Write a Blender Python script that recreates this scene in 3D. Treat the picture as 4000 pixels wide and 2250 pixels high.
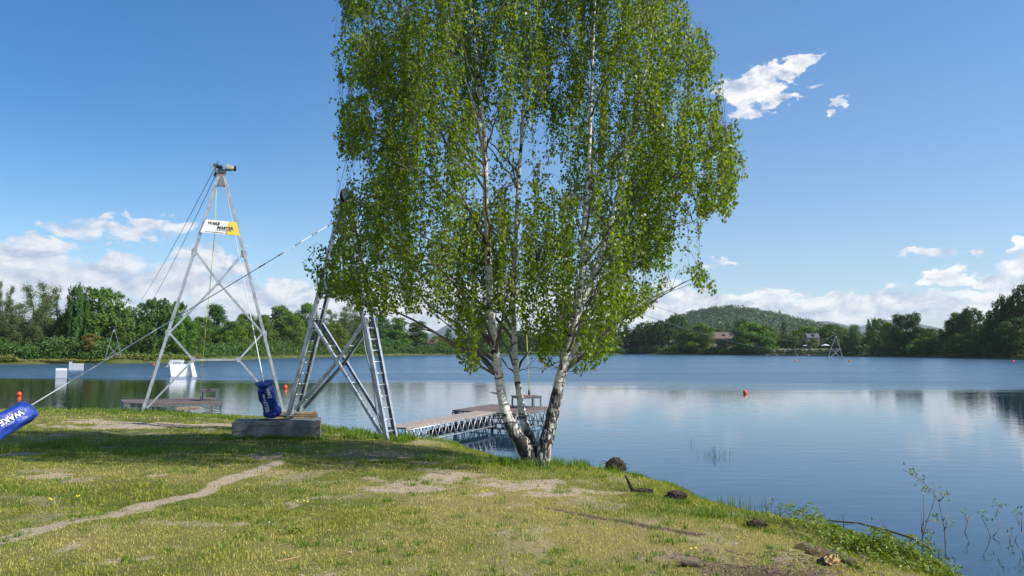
import bpy, bmesh, math, random
import numpy as np
from mathutils import Vector, Matrix
for o in list(bpy.data.objects): bpy.data.objects.remove(o)
S = bpy.context.scene
C = bpy.data.collections.new('scene'); S.collection.children.link(C)
R = math.radians
# ------------------------------------------------------------------ camera
F = 3139.0; HOR = 1362.0; CAMZ = 2.2
PITCH = math.atan((HOR-1125)/F)
cam = bpy.data.cameras.new('camera'); cam.sensor_width = 36; cam.lens = F/4000*36
cam.clip_start = 0.1; cam.clip_end = 30000
co = bpy.data.objects.new('camera', cam); C.objects.link(co)
co.location = (0, 0, CAMZ); co.rotation_euler = (R(90)+PITCH, 0, 0); S.camera = co
# ------------------------------------------------------------------ exposure, sun
S.view_settings.view_transform = 'Standard'; S.view_settings.look = 'None'
S.view_settings.gamma = 1; S.view_settings.exposure = 0.52
SUN_EL = R(41); SUN_AZ = R(110)          # azimuth clockwise from +Y (camera heading)
sd = Vector((math.sin(SUN_AZ)*math.cos(SUN_EL), math.cos(SUN_AZ)*math.cos(SUN_EL), math.sin(SUN_EL)))
sl = bpy.data.lights.new('sun', 'SUN'); sl.energy = 5.0; sl.angle = R(0.5); sl.color = (1, .95, .86)
so = bpy.data.objects.new('sun', sl); C.objects.link(so); so.location = (30, -10, 40)
so.rotation_euler = sd.to_track_quat('Z', 'Y').to_euler()
# ------------------------------------------------------------------ pixel helpers (k = 4000/2576: p-coordinates of the photo viewed at 2576 wide)
K = 4000/2576
ct, st = math.cos(PITCH), math.sin(PITCH)
def raydir(sx, sy):
    u = (sx-2000)/F; v = (1125-sy)/F
    return Vector((u, ct-v*st, st+v*ct))
def at(sx, sy, D):
    d = raydir(sx, sy); t = D/d.y
    return Vector((d.x*t, D, CAMZ+d.z*t))
def atp(px, py, D): return at(px*K, py*K, D)
def onz(px, py, z):
    d = raydir(px*K, py*K); t = (z-CAMZ)/d.z
    return Vector((d.x*t, d.y*t, z))
def azel(px, py):
    d = raydir(px*K, py*K).normalized(); return math.atan2(d.x, d.y), math.asin(d.z)
# ------------------------------------------------------------------ node helpers
class N:
    def __init__(s, nt): s.nt = nt; s.n = nt.nodes; s.l = nt.links
    def new(s, t, **kw):
        x = s.n.new(t)
        for k, v in kw.items(): setattr(x, k, v)
        return x
    def put(s, sock, v):
        if isinstance(v, bpy.types.NodeSocket): s.l.new(v, sock)
        elif v is not None: sock.default_value = v
    def math(s, op, a, b=None, c=None, clamp=False):
        x = s.new('ShaderNodeMath', operation=op); x.use_clamp = clamp
        s.put(x.inputs[0], a); s.put(x.inputs[1], b) if b is not None else 0; s.put(x.inputs[2], c) if c is not None else 0
        return x.outputs[0]
    def ramp(s, v, lo, hi, a=0, b=1, smooth=True):
        x = s.new('ShaderNodeMapRange'); x.interpolation_type = 'SMOOTHSTEP' if smooth else 'LINEAR'
        s.put(x.inputs[0], v); s.put(x.inputs[1], lo); s.put(x.inputs[2], hi); s.put(x.inputs[3], a); s.put(x.inputs[4], b)
        return x.outputs[0]
    def mix(s, f, a, b, blend='MIX'):
        x = s.new('ShaderNodeMix', data_type='RGBA', blend_type=blend)
        s.put(x.inputs[0], f); s.put(x.inputs[6], a); s.put(x.inputs[7], b)
        return x.outputs[2]
    def noise(s, vec, scale, detail=4, rough=.5, dist=0, typ='FBM'):
        x = s.new('ShaderNodeTexNoise'); s.put(x.inputs['Vector'], vec)
        x.inputs['Scale'].default_value = scale; x.inputs['Detail'].default_value = detail
        x.inputs['Roughness'].default_value = rough; x.inputs['Distortion'].default_value = dist
        return x.outputs['Fac']
    def mapping(s, vec, scale=(1, 1, 1), loc=(0, 0, 0), rot=(0, 0, 0)):
        x = s.new('ShaderNodeMapping'); s.put(x.inputs['Vector'], vec)
        x.inputs['Scale'].default_value = scale; x.inputs['Location'].default_value = loc; x.inputs['Rotation'].default_value = rot
        return x.outputs[0]
def c4(c): return (c[0], c[1], c[2], 1)
# ------------------------------------------------------------------ world: sky and clouds
w = bpy.data.worlds.new('World'); S.world = w; w.use_nodes = True
n = N(w.node_tree); n.n.clear()
out = n.new('ShaderNodeOutputWorld'); bg = n.new('ShaderNodeBackground')
sky = n.new('ShaderNodeTexSky'); sky.sky_type = 'NISHITA'; sky.sun_disc = False
sky.sun_elevation = SUN_EL; sky.sun_rotation = SUN_AZ
sky.air_density = 1.0; sky.dust_density = 0.3; sky.ozone_density = 3.0; sky.altitude = 300
SKY = 0.097
tc = n.new('ShaderNodeTexCoord').outputs['Generated']
sep = n.new('ShaderNodeSeparateXYZ'); n.l.new(tc, sep.inputs[0])
az = n.math('ARCTAN2', sep.outputs[0], sep.outputs[1]); el = n.math('ARCSINE', sep.outputs[2])
comb = n.new('ShaderNodeCombineXYZ'); n.l.new(az, comb.inputs[0]); n.l.new(n.math('MULTIPLY', el, 1.7), comb.inputs[1])
cv = comb.outputs[0]
# blobs: (px, py, half width, half height, strength) of the cloud masses
blobs = [(1885, 222, 52, 30, 1.2), (1930, 185, 62, 22, 1.2), (1995, 156, 40, 14, 1.05), (1878, 262, 36, 20, .9), (1965, 245, 36, 13, .8), (2092, 262, 20, 9, .95), (2060, 205, 14, 6, .6),
 (40, 650, 120, 40, 1.15), (160, 700, 170, 45, 1.0), (300, 665, 70, 24, .95), (420, 700, 150, 40, .95), (540, 665, 60, 36, 1.1), (650, 745, 170, 34, .95), (270, 585, 130, 26, .72), (400, 565, 56, 20, .85),
 (0, 800, 900, 46, 1.1), (860, 790, 400, 40, 1.0), (1130, 750, 180, 40, .85), (1550, 770, 300, 44, 1.0), (1750, 748, 110, 20, .95), (1860, 768, 140, 26, 1.1), (1800, 672, 40, 10, .7),
 (2180, 755, 130, 28, 1.05), (2290, 770, 190, 26, 1.05), (2130, 790, 200, 20, 1.05), (2400, 702, 70, 14, .95), (2490, 758, 70, 30, 1.1), (2570, 740, 50, 22, 1.05), (2300, 632, 34, 13, .9), (2360, 640, 40, 14, .6), (2450, 634, 28, 9, .9), (2560, 634, 34, 10, .9), (2480, 706, 46, 14, .85),
 (2800, 700, 260, 80, 1.1), (3200, 760, 300, 90, 1.2), (-300, 700, 300, 100, 1.2)]
w1 = n.noise(n.mapping(cv, loc=(7, 2, 0)), 22, 6, .6); w2 = n.noise(n.mapping(cv, loc=(1, 9, 0)), 22, 6, .6)
azw = n.math('ADD', az, n.math('MULTIPLY', n.math('SUBTRACT', w1, .5), .11)); elw = n.math('ADD', el, n.math('MULTIPLY', n.math('SUBTRACT', w2, .5), .065))
dens = None
for (px, py, rx, ry, a) in blobs:
    A0, E0 = azel(px, py); A1, _ = azel(px+rx, py); _, E1 = azel(px, py-ry)
    if px > 3000 or px < -100: A1 = A0+rx/K/1600; 
    u = n.math('MULTIPLY', n.math('SUBTRACT', azw, A0), 1/abs(A1-A0)); v = n.math('MULTIPLY', n.math('SUBTRACT', elw, E0), 1/abs(E1-E0))
    d = n.math('ADD', n.math('MULTIPLY', u, u), n.math('MULTIPLY', v, v))
    f = n.math('MULTIPLY', n.ramp(d, 2.6, 0.0), a)
    dens = f if dens is None else n.math('MAXIMUM', dens, f)
# scattered cumulus outside the framed part of the sky, so that the lake reflects a real sky
back = n.ramp(n.math('ABSOLUTE', az), 1.0, 1.5); bn = n.ramp(n.noise(cv, 2.2, 3), .45, .62)
dens = n.math('MAXIMUM', dens, n.math('MULTIPLY', n.math('MULTIPLY', back, bn), n.ramp(el, .75, .12)))
n1 = n.noise(cv, 15, 9, .62, .25); n2 = n.noise(n.mapping(cv, loc=(-.006, -.014, 0)), 15, 9, .62, .25)
big = n.noise(n.mapping(cv, loc=(3, 1, 0)), 6, 4, .55)
n3 = n.noise(cv, 55, 5, .6, .4)
cover = n.ramp(n.math('ADD', n.math('ADD', n.math('MULTIPLY', n.math('SUBTRACT', n3, .5), 1.5), n.math('ADD', n.math('MULTIPLY', dens, .85), n.math('MULTIPLY', n.math('SUBTRACT', n1, .5), 2.3)), n.math('MULTIPLY', n.math('SUBTRACT', big, .5), .9))), .40, 1.16)
cover = n.math('MULTIPLY', cover, n.ramp(dens, 0.02, .3))
lit = n.math('ADD', .62, n.math('MULTIPLY', n.math('SUBTRACT', n1, n2), 5.0), clamp=True)
thick = n.ramp(cover, .3, 1.0)
lit = n.math('MULTIPLY', lit, n.ramp(az, -.45, .0, .72, 1))
shade = n.mix(lit, (.36, .41, .51, 1), (.80, .78, .76, 1))
skyc = n.new('ShaderNodeVectorMath', operation='SCALE'); n.l.new(sky.outputs[0], skyc.inputs[0]); skyc.inputs['Scale'].default_value = SKY
# the sky of the photograph is a more saturated blue than the model's
tint = n.mix(n.ramp(el, 0.0, .45), (.93, .99, 1.05, 1), (.72, 1.05, 1.24, 1))
skyt = n.mix(1.0, skyc.outputs[0], tint, 'MULTIPLY')
leftf = n.math('MULTIPLY', n.ramp(az, .25, -.6), n.ramp(el, 0, .30))
skyt = n.mix(1.0, skyt, n.mix(leftf, (1, 1, 1, 1), (.40, .70, .83, 1)), 'MULTIPLY')
col = n.mix(n.math('MULTIPLY', cover, .93), skyt, shade)
n.l.new(col, bg.inputs[0]); bg.inputs[1].default_value = 1.0
n.l.new(bg.outputs[0], out.inputs[0])
# ------------------------------------------------------------------ object helpers
def tag(o, label=None, cat=None, group=None, kind=None):
    if label: o['label'] = label
    if cat: o['category'] = cat
    if group: o['group'] = group
    if kind: o['kind'] = kind
    return o
def empty(name, loc, label, cat, group=None):
    o = bpy.data.objects.new(name, None); o.empty_display_size = .2; C.objects.link(o); o.location = loc
    return tag(o, label, cat, group)
def mesh_np(name, v, f, smooth=False):
    """v: n x 3 array, f: m x k array of indices (uniform faces)"""
    v = np.asarray(v, dtype=np.float32); f = np.asarray(f, dtype=np.int32)
    me = bpy.data.meshes.new(name); k = f.shape[1]
    me.vertices.add(len(v)); me.vertices.foreach_set('co', v.ravel())
    me.loops.add(f.size); me.loops.foreach_set('vertex_index', f.ravel())
    me.polygons.add(len(f)); me.polygons.foreach_set('loop_start', np.arange(0, f.size, k, dtype=np.int32))
    try: me.polygons.foreach_set('loop_total', np.full(len(f), k, dtype=np.int32))
    except Exception: pass
    if smooth: me.polygons.foreach_set('use_smooth', np.ones(len(f), dtype=bool))
    me.update(calc_edges=True); return me
def attr(me, name, vals):
    a = me.attributes.new(name, 'FLOAT', 'POINT'); a.data.foreach_set('value', np.asarray(vals, dtype=np.float32))
class MB:
    """collects shapes given in world coordinates; build() links them as one mesh object"""
    def __init__(s): s.v = []; s.f = []; s.sm = []
    def add(s, vs, fs, sm=False):
        b = len(s.v); s.v += [tuple(x) for x in vs]; s.f += [tuple(i+b for i in f) for f in fs]; s.sm += [sm]*len(fs)
    def box(s, c, sx, sy, sz, ex=(1, 0, 0), ey=(0, 1, 0), ez=(0, 0, 1), bev=0):
        c = Vector(c); ex = Vector(ex)*sx/2; ey = Vector(ey)*sy/2; ez = Vector(ez)*sz/2
        vs = [c+a*ex+b*ey+d*ez for d in (-1, 1) for b in (-1, 1) for a in (-1, 1)]
        s.add(vs, [(0, 2, 3, 1), (4, 5, 7, 6), (0, 1, 5, 4), (2, 6, 7, 3), (0, 4, 6, 2), (1, 3, 7, 5)])
    def bar(s, a, b, w, h, up=(0, 0, 1)):
        a = Vector(a); b = Vector(b); d = b-a; L = d.length; d.normalize()
        side = d.cross(Vector(up)).normalized(); u2 = side.cross(d).normalized()
        s.box((a+b)/2, L, w, h, d, side, u2)
    def channel(s, a, b, w, h, t, face, up):
        """C-profile: web facing `face`, two flanges"""
        a = Vector(a); b = Vector(b); d = (b-a).normalized(); fc = Vector(face); fc = (fc-d*fc.dot(d)).normalized(); sd_ = d.cross(fc).normalized()
        L = (b-a).length; m = (a+b)/2
        s.box(m+fc*(h/2-t/2), L, t, w, d, fc, sd_)
        for q in (-1, 1): s.box(m+sd_*q*(w/2-t/2)-fc*(t/2+.0005), L, h-t, t, d, fc, sd_)
    def tube(s, pts, rs, seg=8, cap=True, smooth=True):
        pts = [Vector(p) for p in pts]
        if not hasattr(rs, '__len__'): rs = [rs]*len(pts)
        rings = []; prev = None
        for i, p in enumerate(pts):
            d = (pts[min(i+1, len(pts)-1)]-pts[max(i-1, 0)]).normalized()
            if prev is None: a = d.orthogonal().normalized()
            else:
                a = prev-d*prev.dot(d)
                a = a.normalized() if a.length > 1e-6 else d.orthogonal().normalized()
            prev = a; b = d.cross(a)
            rings.append([p+(a*math.cos(2*math.pi*k/seg)+b*math.sin(2*math.pi*k/seg))*rs[i] for k in range(seg)])
        vs = [q for r in rings for q in r]; fs = []
        for i in range(len(pts)-1):
            for k in range(seg):
                k2 = (k+1) % seg; fs.append((i*seg+k, i*seg+k2, (i+1)*seg+k2, (i+1)*seg+k))
        s.add(vs, fs, smooth)
        if cap:
            b = len(s.v)-len(vs)
            s.f += [tuple(b+k for k in range(seg))[::-1], tuple(b+(len(pts)-1)*seg+k for k in range(seg))]; s.sm += [False, False]
    def blob(s, c, r, sx=1, sy=1, sz=1, seg=10, rng=None, rough=0):
        c = Vector(c); vs = []; fs = []; rn = seg//2+1
        for i in range(rn+1):
            th = math.pi*i/rn
            for k in range(seg):
                ph = 2*math.pi*k/seg; q = r*(1+(rng.uniform(-rough, rough) if rng and 0 < i < rn else 0))
                vs.append(c+Vector((q*sx*math.sin(th)*math.cos(ph), q*sy*math.sin(th)*math.sin(ph), q*sz*math.cos(th))))
        for i in range(rn):
            for k in range(seg):
                k2 = (k+1) % seg; fs.append((i*seg+k, (i+1)*seg+k, (i+1)*seg+k2, i*seg+k2))
        s.add(vs, fs, True)
    def lathe(s, c, axis, prof, seg=16):
        """prof: list of (t along axis, radius)"""
        axis = Vector(axis).normalized(); a = axis.orthogonal().normalized(); b = axis.cross(a); c = Vector(c); vs = []; fs = []
        for (t, r) in prof:
            for k in range(seg): vs.append(c+axis*t+(a*math.cos(2*math.pi*k/seg)+b*math.sin(2*math.pi*k/seg))*r)
        for i in range(len(prof)-1):
            for k in range(seg):
                k2 = (k+1) % seg; fs.append((i*seg+k, i*seg+k2, (i+1)*seg+k2, (i+1)*seg+k))
        fs.append(tuple(range(seg))[::-1]); fs.append(tuple((len(prof)-1)*seg+k for k in range(seg)))
        s.add(vs, fs, False)
    def prism(s, poly, thick):
        """poly: planar ring of Vectors, thick: Vector"""
        poly = [Vector(p) for p in poly]; t = Vector(thick); m = len(poly)
        s.add(poly+[p+t for p in poly], [tuple(range(m))[::-1], tuple(range(m, 2*m))]+[(i, (i+1) % m, m+(i+1) % m, m+i) for i in range(m)])
    def build(s, name, m, parent=None, base=None, bevel=0):
        me = bpy.data.meshes.new(name)
        off = Vector((0, 0, 0)); pl = parent
        while pl is not None: off += Vector(pl.location); pl = pl.parent
        if parent is None and base is not None: off = Vector(base)
        me.from_pydata([(x[0]-off[0], x[1]-off[1], x[2]-off[2]) for x in s.v], [], s.f)
        for p, q in zip(me.polygons, s.sm): p.use_smooth = q
        bm = bmesh.new(); bm.from_mesh(me); bmesh.ops.recalc_face_normals(bm, faces=bm.faces)
        if bevel: bmesh.ops.bevel(bm, geom=[e for e in bm.edges if len(e.link_faces) == 2 and e.calc_face_angle(0) > .6], offset=bevel, segments=2, affect='EDGES')
        bm.to_mesh(me); bm.free()
        return link(name, me, m, parent, off if parent is None else None)
def link(name, me, m, parent=None, loc=None):
    o = bpy.data.objects.new(name, me); C.objects.link(o)
    if m: me.materials.append(m) if not me.materials else None
    if parent: o.parent = parent
    elif loc is not None: o.location = loc
    return o
def copy_tree(root, loc, rz=0, sc=(1, 1, 1), label=None):
    c = root.copy(); C.objects.link(c); c.location = loc; c.rotation_euler = (0, 0, rz); c.scale = sc
    if label: c['label'] = label
    for ch in root.children:
        d = ch.copy(); C.objects.link(d); d.parent = c
        for g in ch.children:
            e = g.copy(); C.objects.link(e); e.parent = d
    return c
# ------------------------------------------------------------------ materials
def mat(name, col, rough=.6, metal=0, var=0, vscale=4, bump=0, bscale=30, spec=.5, col2=None):
    m = bpy.data.materials.new(name); m.use_nodes = True; q = N(m.node_tree); b = q.n['Principled BSDF']
    b.inputs['Base Color'].default_value = c4(col); b.inputs['Roughness'].default_value = rough; b.inputs['Metallic'].default_value = metal
    b.inputs['Specular IOR Level'].default_value = spec
    tcn = q.new('ShaderNodeTexCoord').outputs['Object']
    if var or col2:
        c2 = col2 if col2 else tuple(max(0, x*(1-var)) for x in col)
        fac = q.ramp(q.noise(tcn, vscale, 6, .6), .35, .65)
        q.l.new(q.mix(fac, c4(col), c4(c2)), b.inputs['Base Color'])
    if bump:
        bn_ = q.new('ShaderNodeBump'); bn_.inputs['Strength'].default_value = bump; bn_.inputs['Distance'].default_value = .02
        q.l.new(q.noise(tcn, bscale, 5), bn_.inputs['Height']); q.l.new(bn_.outputs[0], b.inputs['Normal'])
    return m
def leafmat(name, ca, cb, trans=.35, tcol=None, rough=.5, objvar=.25):
    """leaf colour varies per leaf (mesh island) and per plant"""
    m = bpy.data.materials.new(name); m.use_nodes = True; q = N(m.node_tree); b = q.n['Principled BSDF']; o = q.n['Material Output']
    g = q.new('ShaderNodeNewGeometry'); oi = q.new('ShaderNodeObjectInfo')
    c = q.mix(g.outputs['Random Per Island'], c4(ca), c4(cb))
    hs = q.new('ShaderNodeHueSaturation'); q.l.new(c, hs.inputs['Color'])
    q.l.new(q.ramp(oi.outputs['Random'], 0, 1, .5-.03, .5+.02, False), hs.inputs['Hue'])
    q.l.new(q.ramp(oi.outputs['Random'], 0, 1, 1-objvar, 1+objvar, False), hs.inputs['Value'])
    q.l.new(hs.outputs[0], b.inputs['Base Color']); b.inputs['Roughness'].default_value = rough; b.inputs['Specular IOR Level'].default_value = .3
    t = q.new('ShaderNodeBsdfTranslucent')
    tm = q.mix(1.0, hs.outputs[0], c4(tcol or (1.5, 1.5, .5)), 'MULTIPLY'); q.l.new(tm, t.inputs[0])
    mx = q.new('ShaderNodeMixShader'); mx.inputs[0].default_value = trans
    q.l.new(b.outputs[0], mx.inputs[1]); q.l.new(t.outputs[0], mx.inputs[2]); q.l.new(mx.outputs[0], o.inputs[0])
    return m
M = {}
M['galv'] = mat('galvanised_steel', (.50, .53, .57), .40, .55, .35, 6)
M['galv_dark'] = mat('weathered_steel', (.22, .24, .26), .5, .5, .3, 8)
M['farsteel'] = mat('dull_steel', (.17, .19, .21), .6)
M['iron'] = mat('dark_iron', (.03, .033, .038), .45, .4)
M['motor'] = mat('grey_motor_paint', (.42, .43, .38), .45, 0, .2)
M['blackrub'] = mat('black_rubber', (.015, .015, .016), .5)
M['banner'] = mat('white_vinyl', (.78, .79, .8), .5, 0, .05)
M['yellow'] = mat('yellow_print', (.75, .55, .02), .5)
M['greyprint'] = mat('grey_print', (.35, .36, .38), .5)
M['ink'] = mat('black_print', (.02, .02, .022), .5)
M['blue'] = mat('blue_tarpaulin', (.014, .050, .33), .42, 0, .35, 8, .7, 14)
M['whiteprint'] = mat('white_print', (.8, .82, .85), .4)
M['concrete'] = mat('old_concrete', (.19, .195, .20), .9, 0, .4, 3.5, .8, 22)
q = N(M['concrete'].node_tree); _o = q.new('ShaderNodeTexCoord').outputs['Object']; _l = q.ramp(q.noise(q.mapping(_o, (.8, .8, 13)), 1, 3, .5), .56, .64)
_b = q.n['Principled BSDF']; q.l.new(q.mix(_l, _b.inputs['Base Color'].links[0].from_socket, (.09, .085, .075, 1)), _b.inputs['Base Color'])
M['wood'] = mat('weathered_timber', (.30, .22, .14), .8, 0, .5, 9, .6, 30)
M['deck'] = mat('brown_deck_boards', (.17, .125, .11), .75, 0, .3, 7, .3, 40)
M['deckgrey'] = mat('pale_walkway_boards', (.36, .30, .26), .8, 0, .3, 6, .3, 40)
M['white'] = mat('white_plastic', (.66, .68, .71), .35, 0, .04)
M['orange'] = mat('orange_plastic', (.85, .07, .015), .35)
M['rope'] = mat('yellow_green_rope', (.5, .55, .08), .6)
M['cable'] = mat('steel_wire', (.13, .14, .16), .5, .6)
M['cablelite'] = mat('pale_cable', (.6, .62, .65), .5, .2)
M['clod'] = mat('dark_root_soil', (.045, .032, .022), .95, 0, .5, 12, 1, 40)
M['twig'] = mat('grey_twig_bark', (.16, .13, .10), .8, 0, .3)
M['cutwood'] = mat('fresh_cut_wood', (.50, .30, .14), .8, 0, .3, 12, .4, 30)
M['wall'] = mat('plaster_wall', (.30, .26, .22), .9, 0, .2)
M['roof'] = mat('brown_roof_tiles', (.15, .105, .085), .85, 0, .3)
M['roofgrey'] = mat('slate_roof', (.10, .10, .11), .8, 0, .2)
M['glass'] = mat('window_glass', (.02, .025, .03), .1)
M['bark'] = mat('brown_bark', (.09, .07, .05), .9, 0, .4, 6)
M['flower'] = mat('yellow_petal', (.8, .6, .02), .6)
M['red'] = mat('red_strap', (.5, .03, .03), .6)
# ------------------------------------------------------------------ numpy noise
_rng = np.random.default_rng(7)
_tab = _rng.random((256, 256))
def vnoise(x, y):
    xi = np.floor(x).astype(int); yi = np.floor(y).astype(int); fx = x-xi; fy = y-yi
    fx = fx*fx*(3-2*fx); fy = fy*fy*(3-2*fy)
    a = _tab[xi % 256, yi % 256]; b = _tab[(xi+1) % 256, yi % 256]; c = _tab[xi % 256, (yi+1) % 256]; d = _tab[(xi+1) % 256, (yi+1) % 256]
    return (a*(1-fx)+b*fx)*(1-fy)+(c*(1-fx)+d*fx)*fy
def fbm(x, y, o=4, s=1.0):
    r = 0; a = .5; t = 0
    for i in range(o): r = r+a*vnoise(x*s+i*17.3, y*s+i*9.1); t += a; a *= .5; s *= 2.03
    return r/t
def sstep(x, a, b):
    t = np.clip((x-a)/(b-a), 0, 1); return t*t*(3-2*t)
# ------------------------------------------------------------------ near bank height field
shore = [(-60, 34), (-40, 30), (-20, 28.5), (-16, 29), (-12, 28.2), (-9.5, 26.5), (-6.5, 26.0), (-5.0, 22.6), (-4.3, 21.2), (-3.2, 19.6), (-2.4, 18.9), (-1.2, 18.4), (-.5, 16.9), (.2, 15.3), (1.0, 14.3), (1.9, 14.0), (2.35, 13.4), (2.6, 12.6), (2.7, 11.6), (3.0, 10.7), (3.3, 10.2), (3.85, 9.6), (4.15, 9.0), (4.35, 8.3), (4.15, 7.5), (4.0, 6.5), (4.2, 4), (5, 0), (7, -10), (10, -60)]
shp = np.array(shore)
def sdist(x, y):
    """signed distance to the waterline, positive on land"""
    best = np.full(x.shape, 1e9); 
    for (a, b) in zip(shp[:-1], shp[1:]):
        d = b-a; L2 = d@d; t = np.clip(((x-a[0])*d[0]+(y-a[1])*d[1])/L2, 0, 1)
        q = np.hypot(x-a[0]-t*d[0], y-a[1]-t*d[1]); best = np.minimum(best, q)
    poly = np.vstack([shp, [(-400, -60), (-400, 34)]]); ins = np.zeros(x.shape, bool); j = len(poly)-1
    for i in range(len(poly)):
        xi, yi = poly[i]; xj, yj = poly[j]
        c = ((yi > y) != (yj > y)) & (x < (xj-xi)*(y-yi)/(yj-yi+1e-12)+xi); ins ^= c; j = i
    return np.where(ins, best, -best)
def gz(x, y):
    x = np.asarray(x, float); y = np.asarray(y, float)
    d = sdist(x, y)+(fbm(x, y, 3, 1.3)-.5)*.5
    z = np.where(d > 0, .56*(1-np.exp(-np.maximum(d, 0)/(1.1+1.4*sstep(y, 19, 24)))), np.maximum(d*.35, -1.5))
    z = z+(fbm(x, y, 4, .9)-.5)*.10*np.clip(d*.8, 0, 1)+(fbm(x+40, y, 3, 5)-.5)*.025*np.clip(d, 0, 1)
    z = z-.14*sstep(y, 11.5, 15)*np.clip(d*.6, 0, 1)
    return z
def ground(x, y): return float(gz(np.array([x]), np.array([y]))[0])
def gp(px, py):
    z = .5
    for _ in range(12): q_ = onz(px, py, z); z = .5*z+.5*ground(q_.x, q_.y)
    return Vector((q_.x, q_.y, ground(q_.x, q_.y)))
def G(px, py, z=.53): q = onz(px, py, z); return q.x, q.y
# bare-soil map -----------------------------------------------------------
def seg_d(x, y, pts):
    best = np.full(x.shape, 1e9)
    for (a, b) in zip(pts[:-1], pts[1:]):
        dx, dy = b[0]-a[0], b[1]-a[1]; t = np.clip(((x-a[0])*dx+(y-a[1])*dy)/(dx*dx+dy*dy), 0, 1)
        best = np.minimum(best, np.hypot(x-a[0]-t*dx, y-a[1]-t*dy))
    return best
path = [G(*p) for p in [(-260, 1440), (0, 1368), (90, 1335), (200, 1312), (330, 1292), (420, 1266), (520, 1242), (600, 1205), (700, 1173)]]
groove = [G(*p) for p in [(1380, 1283), (1450, 1292), (1560, 1302), (1640, 1318), (1760, 1332)]]
patches = [(1200, 1212, 300, 28, .85), (1300, 1240, 170, 18, .8), (1060, 1190, 150, 20, .6), (370, 1058, 300, 13, .95), (230, 1048, 120, 8, .8), (900, 1142, 360, 24, .95), (1120, 1125, 200, 14, .8), (20, 1130, 90, 11, .95), (110, 1200, 80, 14, .8), (200, 1210, 60, 8, .5), (700, 1200, 120, 18, .5),
           (1900, 1415, 300, 34, .85), (2050, 1445, 260, 26, .9), (1720, 1440, 150, 20, .7), (450, 1330, 130, 12, .5), (250, 1335, 60, 8, .4), (720, 1440, 100, 18, .5), (1000, 1400, 120, 14, .35), (1560, 1180, 90, 10, .5), (1000, 1260, 200, 20, .4), (840, 1215, 90, 12, .5)]
def bare(x, y):
    nz = fbm(x, y, 4, 2.2); b = np.zeros(x.shape)
    wv = (fbm(x+5, y, 3, 1.5)-.5)*.30
    d = seg_d(x+wv, y+wv*.5, path)+(fbm(x, y, 3, 6)-.5)*.16; wid = (.08+.15*fbm(x, y+3, 2, 1.1))*np.interp(y, [6, 12], [1.25, .7])
    b = np.maximum(b, 1-sstep(d, wid*.6, wid*1.5))
    d = seg_d(x+wv*.4, y, groove); b = np.maximum(b, .9*(1-sstep(d, .03, .13)))
    for (px, py, rx, ry, a) in patches:
        cx, cy = G(px, py); ex = abs(G(px+rx, py)[0]-cx); ey = abs(G(px, py-ry)[1]-G(px, py+ry)[1])/2
        q = ((x-cx)/ex)**2+((y-cy)/ey)**2
        b = np.maximum(b, a*sstep(1.35*np.exp(-q*1.1)+(nz-.5)*2.6+(fbm(x, y+60, 3, 9)-.5)*.9, .30, 1.25))
    b = np.maximum(b, .45*sstep(fbm(x+90, y+31, 4, 1.1), .62, .74))
    return np.clip(b, 0, 1)
def dark_soil(x, y):
    d = seg_d(x, y, groove); a = (1-sstep(d, .03, .15))
    cx, cy = G(1980, 1425); a = np.maximum(a, np.exp(-(((x-cx)/1.3)**2+((y-cy)/.6)**2)))
    cx, cy = G(900, 1135); a = np.maximum(a, .5*np.exp(-(((x-cx)/1.8)**2+((y-cy)/1.0)**2)))  # half-strength dark patch of earth near the concrete block
    return a
def dry(x, y):
    v = fbm(x+11, y-7, 4, .55)*1.0+.30*fbm(x, y, 3, 3)
    cx, cy = G(1150, 1290); v = v+.30*np.exp(-(((x-cx)/2.6)**2+((y-cy)/2.0)**2))
    d = sdist(x, y); v = v-.40*np.exp(-np.maximum(d, 0)/.9)-.12*sstep(-x, 1.5, 4)
    return np.clip(sstep(v, .38, .95), 0, 1)
def grid(xs, ys, mask=None):
    X, Y = np.meshgrid(xs, ys); nx, ny = len(xs), len(ys)
    i = np.arange(ny-1)[:, None]*nx+np.arange(nx-1)[None, :]
    f = np.stack([i, i+1, i+nx+1, i+nx], -1).reshape(-1, 4)
    return X.ravel(), Y.ravel(), f
def graded(lo, a, b, hi, fine, coarse):
    l = [a]; s = fine
    while l[-1] > lo: s = min(s*1.25, coarse); l.append(l[-1]-s)
    r = [b]; s = fine
    while r[-1] < hi: s = min(s*1.25, coarse); r.append(r[-1]+s)
    return np.array(sorted(l)+list(np.arange(a+fine, b-fine/2, fine))+r)
# ground material
m = bpy.data.materials.new('lawn_soil'); m.use_nodes = True; q = N(m.node_tree); b = q.n['Principled BSDF']
def A(nm):
    a = q.new('ShaderNodeAttribute'); a.attribute_name = nm; return a.outputs['Fac']
oc = q.new('ShaderNodeTexCoord').outputs['Object']
fine = q.noise(oc, 45, 5, .7); med = q.noise(oc, 9, 5, .65); gr = q.noise(oc, 160, 2, .6)
turf = q.mix(A('dry'), (.12, .150, .026, 1), (.30, .26, .085, 1))
turf = q.mix(q.ramp(fine, .38, .66), turf, q.mix(A('dry'), (.07, .09, .02, 1), (.19, .165, .07, 1)))
turf = q.mix(q.ramp(med, .5, .75), turf, (.16, .145, .055, 1))
soil = q.mix(q.ramp(fine, .35, .65), (.34, .26, .18, 1), (.50, .41, .31, 1))
soil = q.mix(q.ramp(med, .55, .7), soil, (.20, .15, .09, 1))
soil = q.mix(A('dark_wet'), soil, q.mix(q.ramp(gr, .4, .6), (.045, .032, .022, 1), (.12, .085, .06, 1)))
bf = q.ramp(q.math('ADD', A('bare'), q.math('MULTIPLY', q.math('SUBTRACT', fine, .5), 1.3)), .30, .74)
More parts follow.
